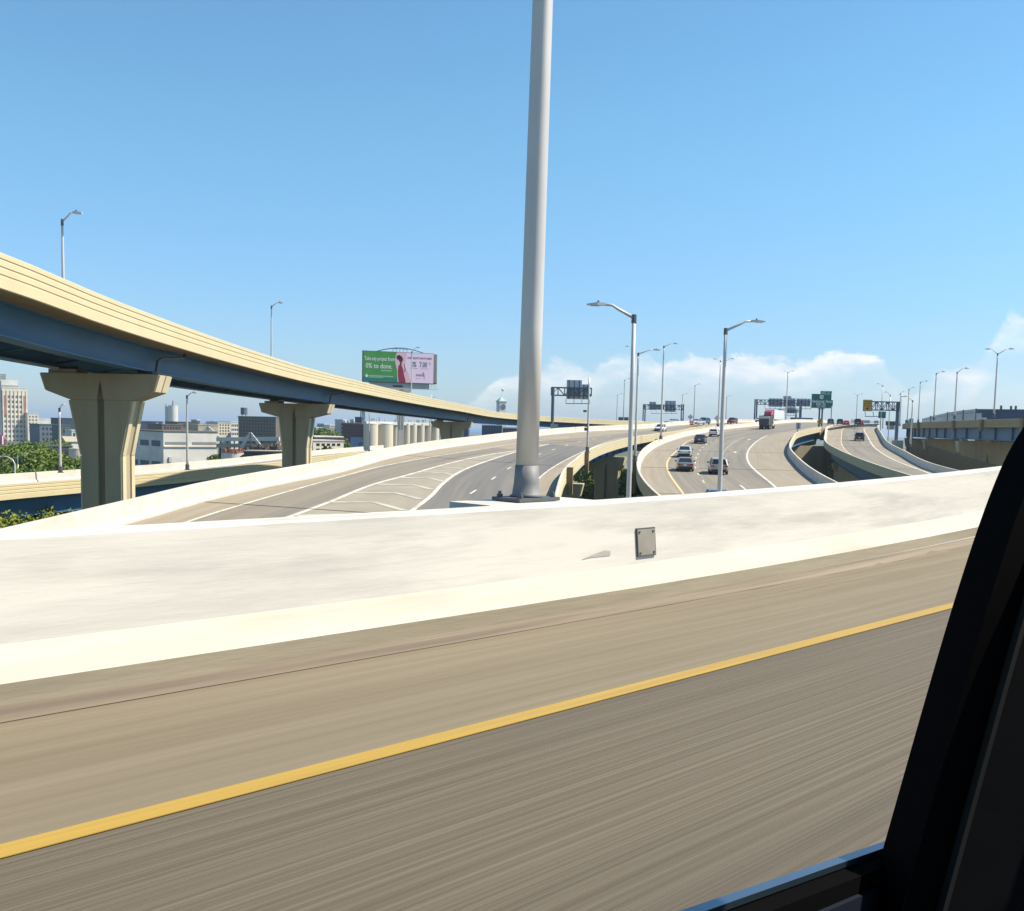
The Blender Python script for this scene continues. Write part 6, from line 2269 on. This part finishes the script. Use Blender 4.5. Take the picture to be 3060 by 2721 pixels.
def strip(name, e, off0, off1, y0, y1, mat, par):
    """a bar following the window edge, off0..off1 to its right, y0..y1 deep"""
    m = MB()
    vs = []
    for p in e:
        for ox, oy in ((off0, y0), (off1, y0), (off1, y1), (off0, y1)):
            vs.append((p.x + ox, p.y + oy, p.z))
    n_ = len(e)
    fs = [(0, 1, 2, 3), tuple(4 * (n_ - 1) + i for i in (3, 2, 1, 0))]
    for i in range(n_ - 1):
        for j in range(4):
            j2 = (j + 1) % 4
            fs.append((4*i + j, 4*i + 4 + j, 4*i + 4 + j2, 4*i + j2))
    m.add(vs, fs)
    return m.build(name, mat, par)
strip('window_seal', edge, 0.0, .022, -.05, .0, 'car_seal', own)
strip('seal_lip', edge, .0225, .0255, -.058, -.002, 'car_edge', own)
pl_ = strip('pillar', edge, .026, .13, -.052, -.003, 'car_trim', own)
strip('pillar_bead', edge, .098, .102, -.0565, -.0525, 'car_edge', pl_)
strip('pillar_trim', edge, .1305, .6, -.075, -.004, 'car_trim', own)
# window ledge
b0, b1 = P(2658, 2543, .71), P(2160, 2724, .53)
dirl = (b1 - b0).normalized()
b1 = b1 + dirl * .5
b0 = b0 - dirl * .02
def ledge(name, dz0, dz1, y0, y1, mat):
    m = MB()
    vs = []
    for p in (b0, b1):
        for dy, dz in ((y0, dz0), (y1, dz0), (y1, dz1), (y0, dz1)):
            vs.append((p.x, p.y + dy, p.z + dz))
    m.add(vs, [(3, 2, 1, 0), (4, 5, 6, 7), (0, 1, 5, 4), (1, 2, 6, 5), (2, 3, 7, 6), (3, 0, 4, 7)])
    return m.build(name, mat, own)
ledge('ledge_trim', -.004, .0, .007, .016, 'car_chrome_sky')
ledge('ledge_seal', -.017, -.0055, -.008, .014, 'car_seal')
m = MB()
c0 = b0 - dirl * .7
m.add([c0 + Vector((0, -.012, -.0175)), b1 + Vector((0, -.012, -.0175)), b1 + Vector((0, -.03, -.7)), c0 + Vector((0, -.03, -.7)),
       c0 + Vector((0, .013, -.0175)), b1 + Vector((0, .013, -.0175)), b1 + Vector((0, .013, -.7)), c0 + Vector((0, .013, -.7))],
      [(0, 1, 2, 3), (7, 6, 5, 4), (0, 4, 5, 1), (1, 5, 6, 2), (2, 6, 7, 3), (3, 7, 4, 0)])
m.build('door_panel', 'car_door', own)
# roof, windscreen side and seats that keep the cabin dark
m = MB()
rr_ = []
for s in (-1.6, .93):
    for t_ in (-1.0, .48):
        rr_.append(NP(s, t_, 2.02 - .06 * abs(t_)))
m.add(rr_ + [q + Vector((0, 0, .06)) for q in rr_], [(0, 2, 3, 1), (4, 5, 7, 6), (0, 1, 5, 4), (2, 6, 7, 3), (0, 4, 6, 2), (1, 3, 7, 5)])
m.build('roof', 'car_trim', own)
m = MB()
m.box(NP(1.15, -.25, .95), (.16, 1.1, 1.3), M=FR @ Matrix.Rotation(R(-14), 3, 'Y'))
m.build('seat_back', 'car_trim', own)
m = MB()
m.box(NP(1.3, -.2, 1.65), (.14, .32, .2), M=FR)
m.build('headrest', 'car_trim', own)

# ================================================================== summer haze over the city and the lake
hz = MB()
hz.bx(-39000, 39000, -2900, 59000, GZ - 1, 62)
hzo = tag(hz.build('haze', 'dark_steel'), 'thin blue summer haze lying over the city and lake', kind='stuff')
hm = bpy.data.materials.new('haze')
hm.use_nodes = True
hn = hm.node_tree
for n_ in list(hn.nodes):
    if n_.type != 'OUTPUT_MATERIAL':
        hn.nodes.remove(n_)
pv = hn.nodes.new('ShaderNodeVolumePrincipled')
pv.inputs['Color'].default_value = (0.62, 0.76, 0.95, 1)
pv.inputs['Density'].default_value = 0.00016
pv.inputs['Anisotropy'].default_value = 0.2
hn.links.new(pv.outputs[0], [n_ for n_ in hn.nodes if n_.type == 'OUTPUT_MATERIAL'][0].inputs['Volume'])
hzo.data.materials.clear()
hzo.data.materials.append(hm)
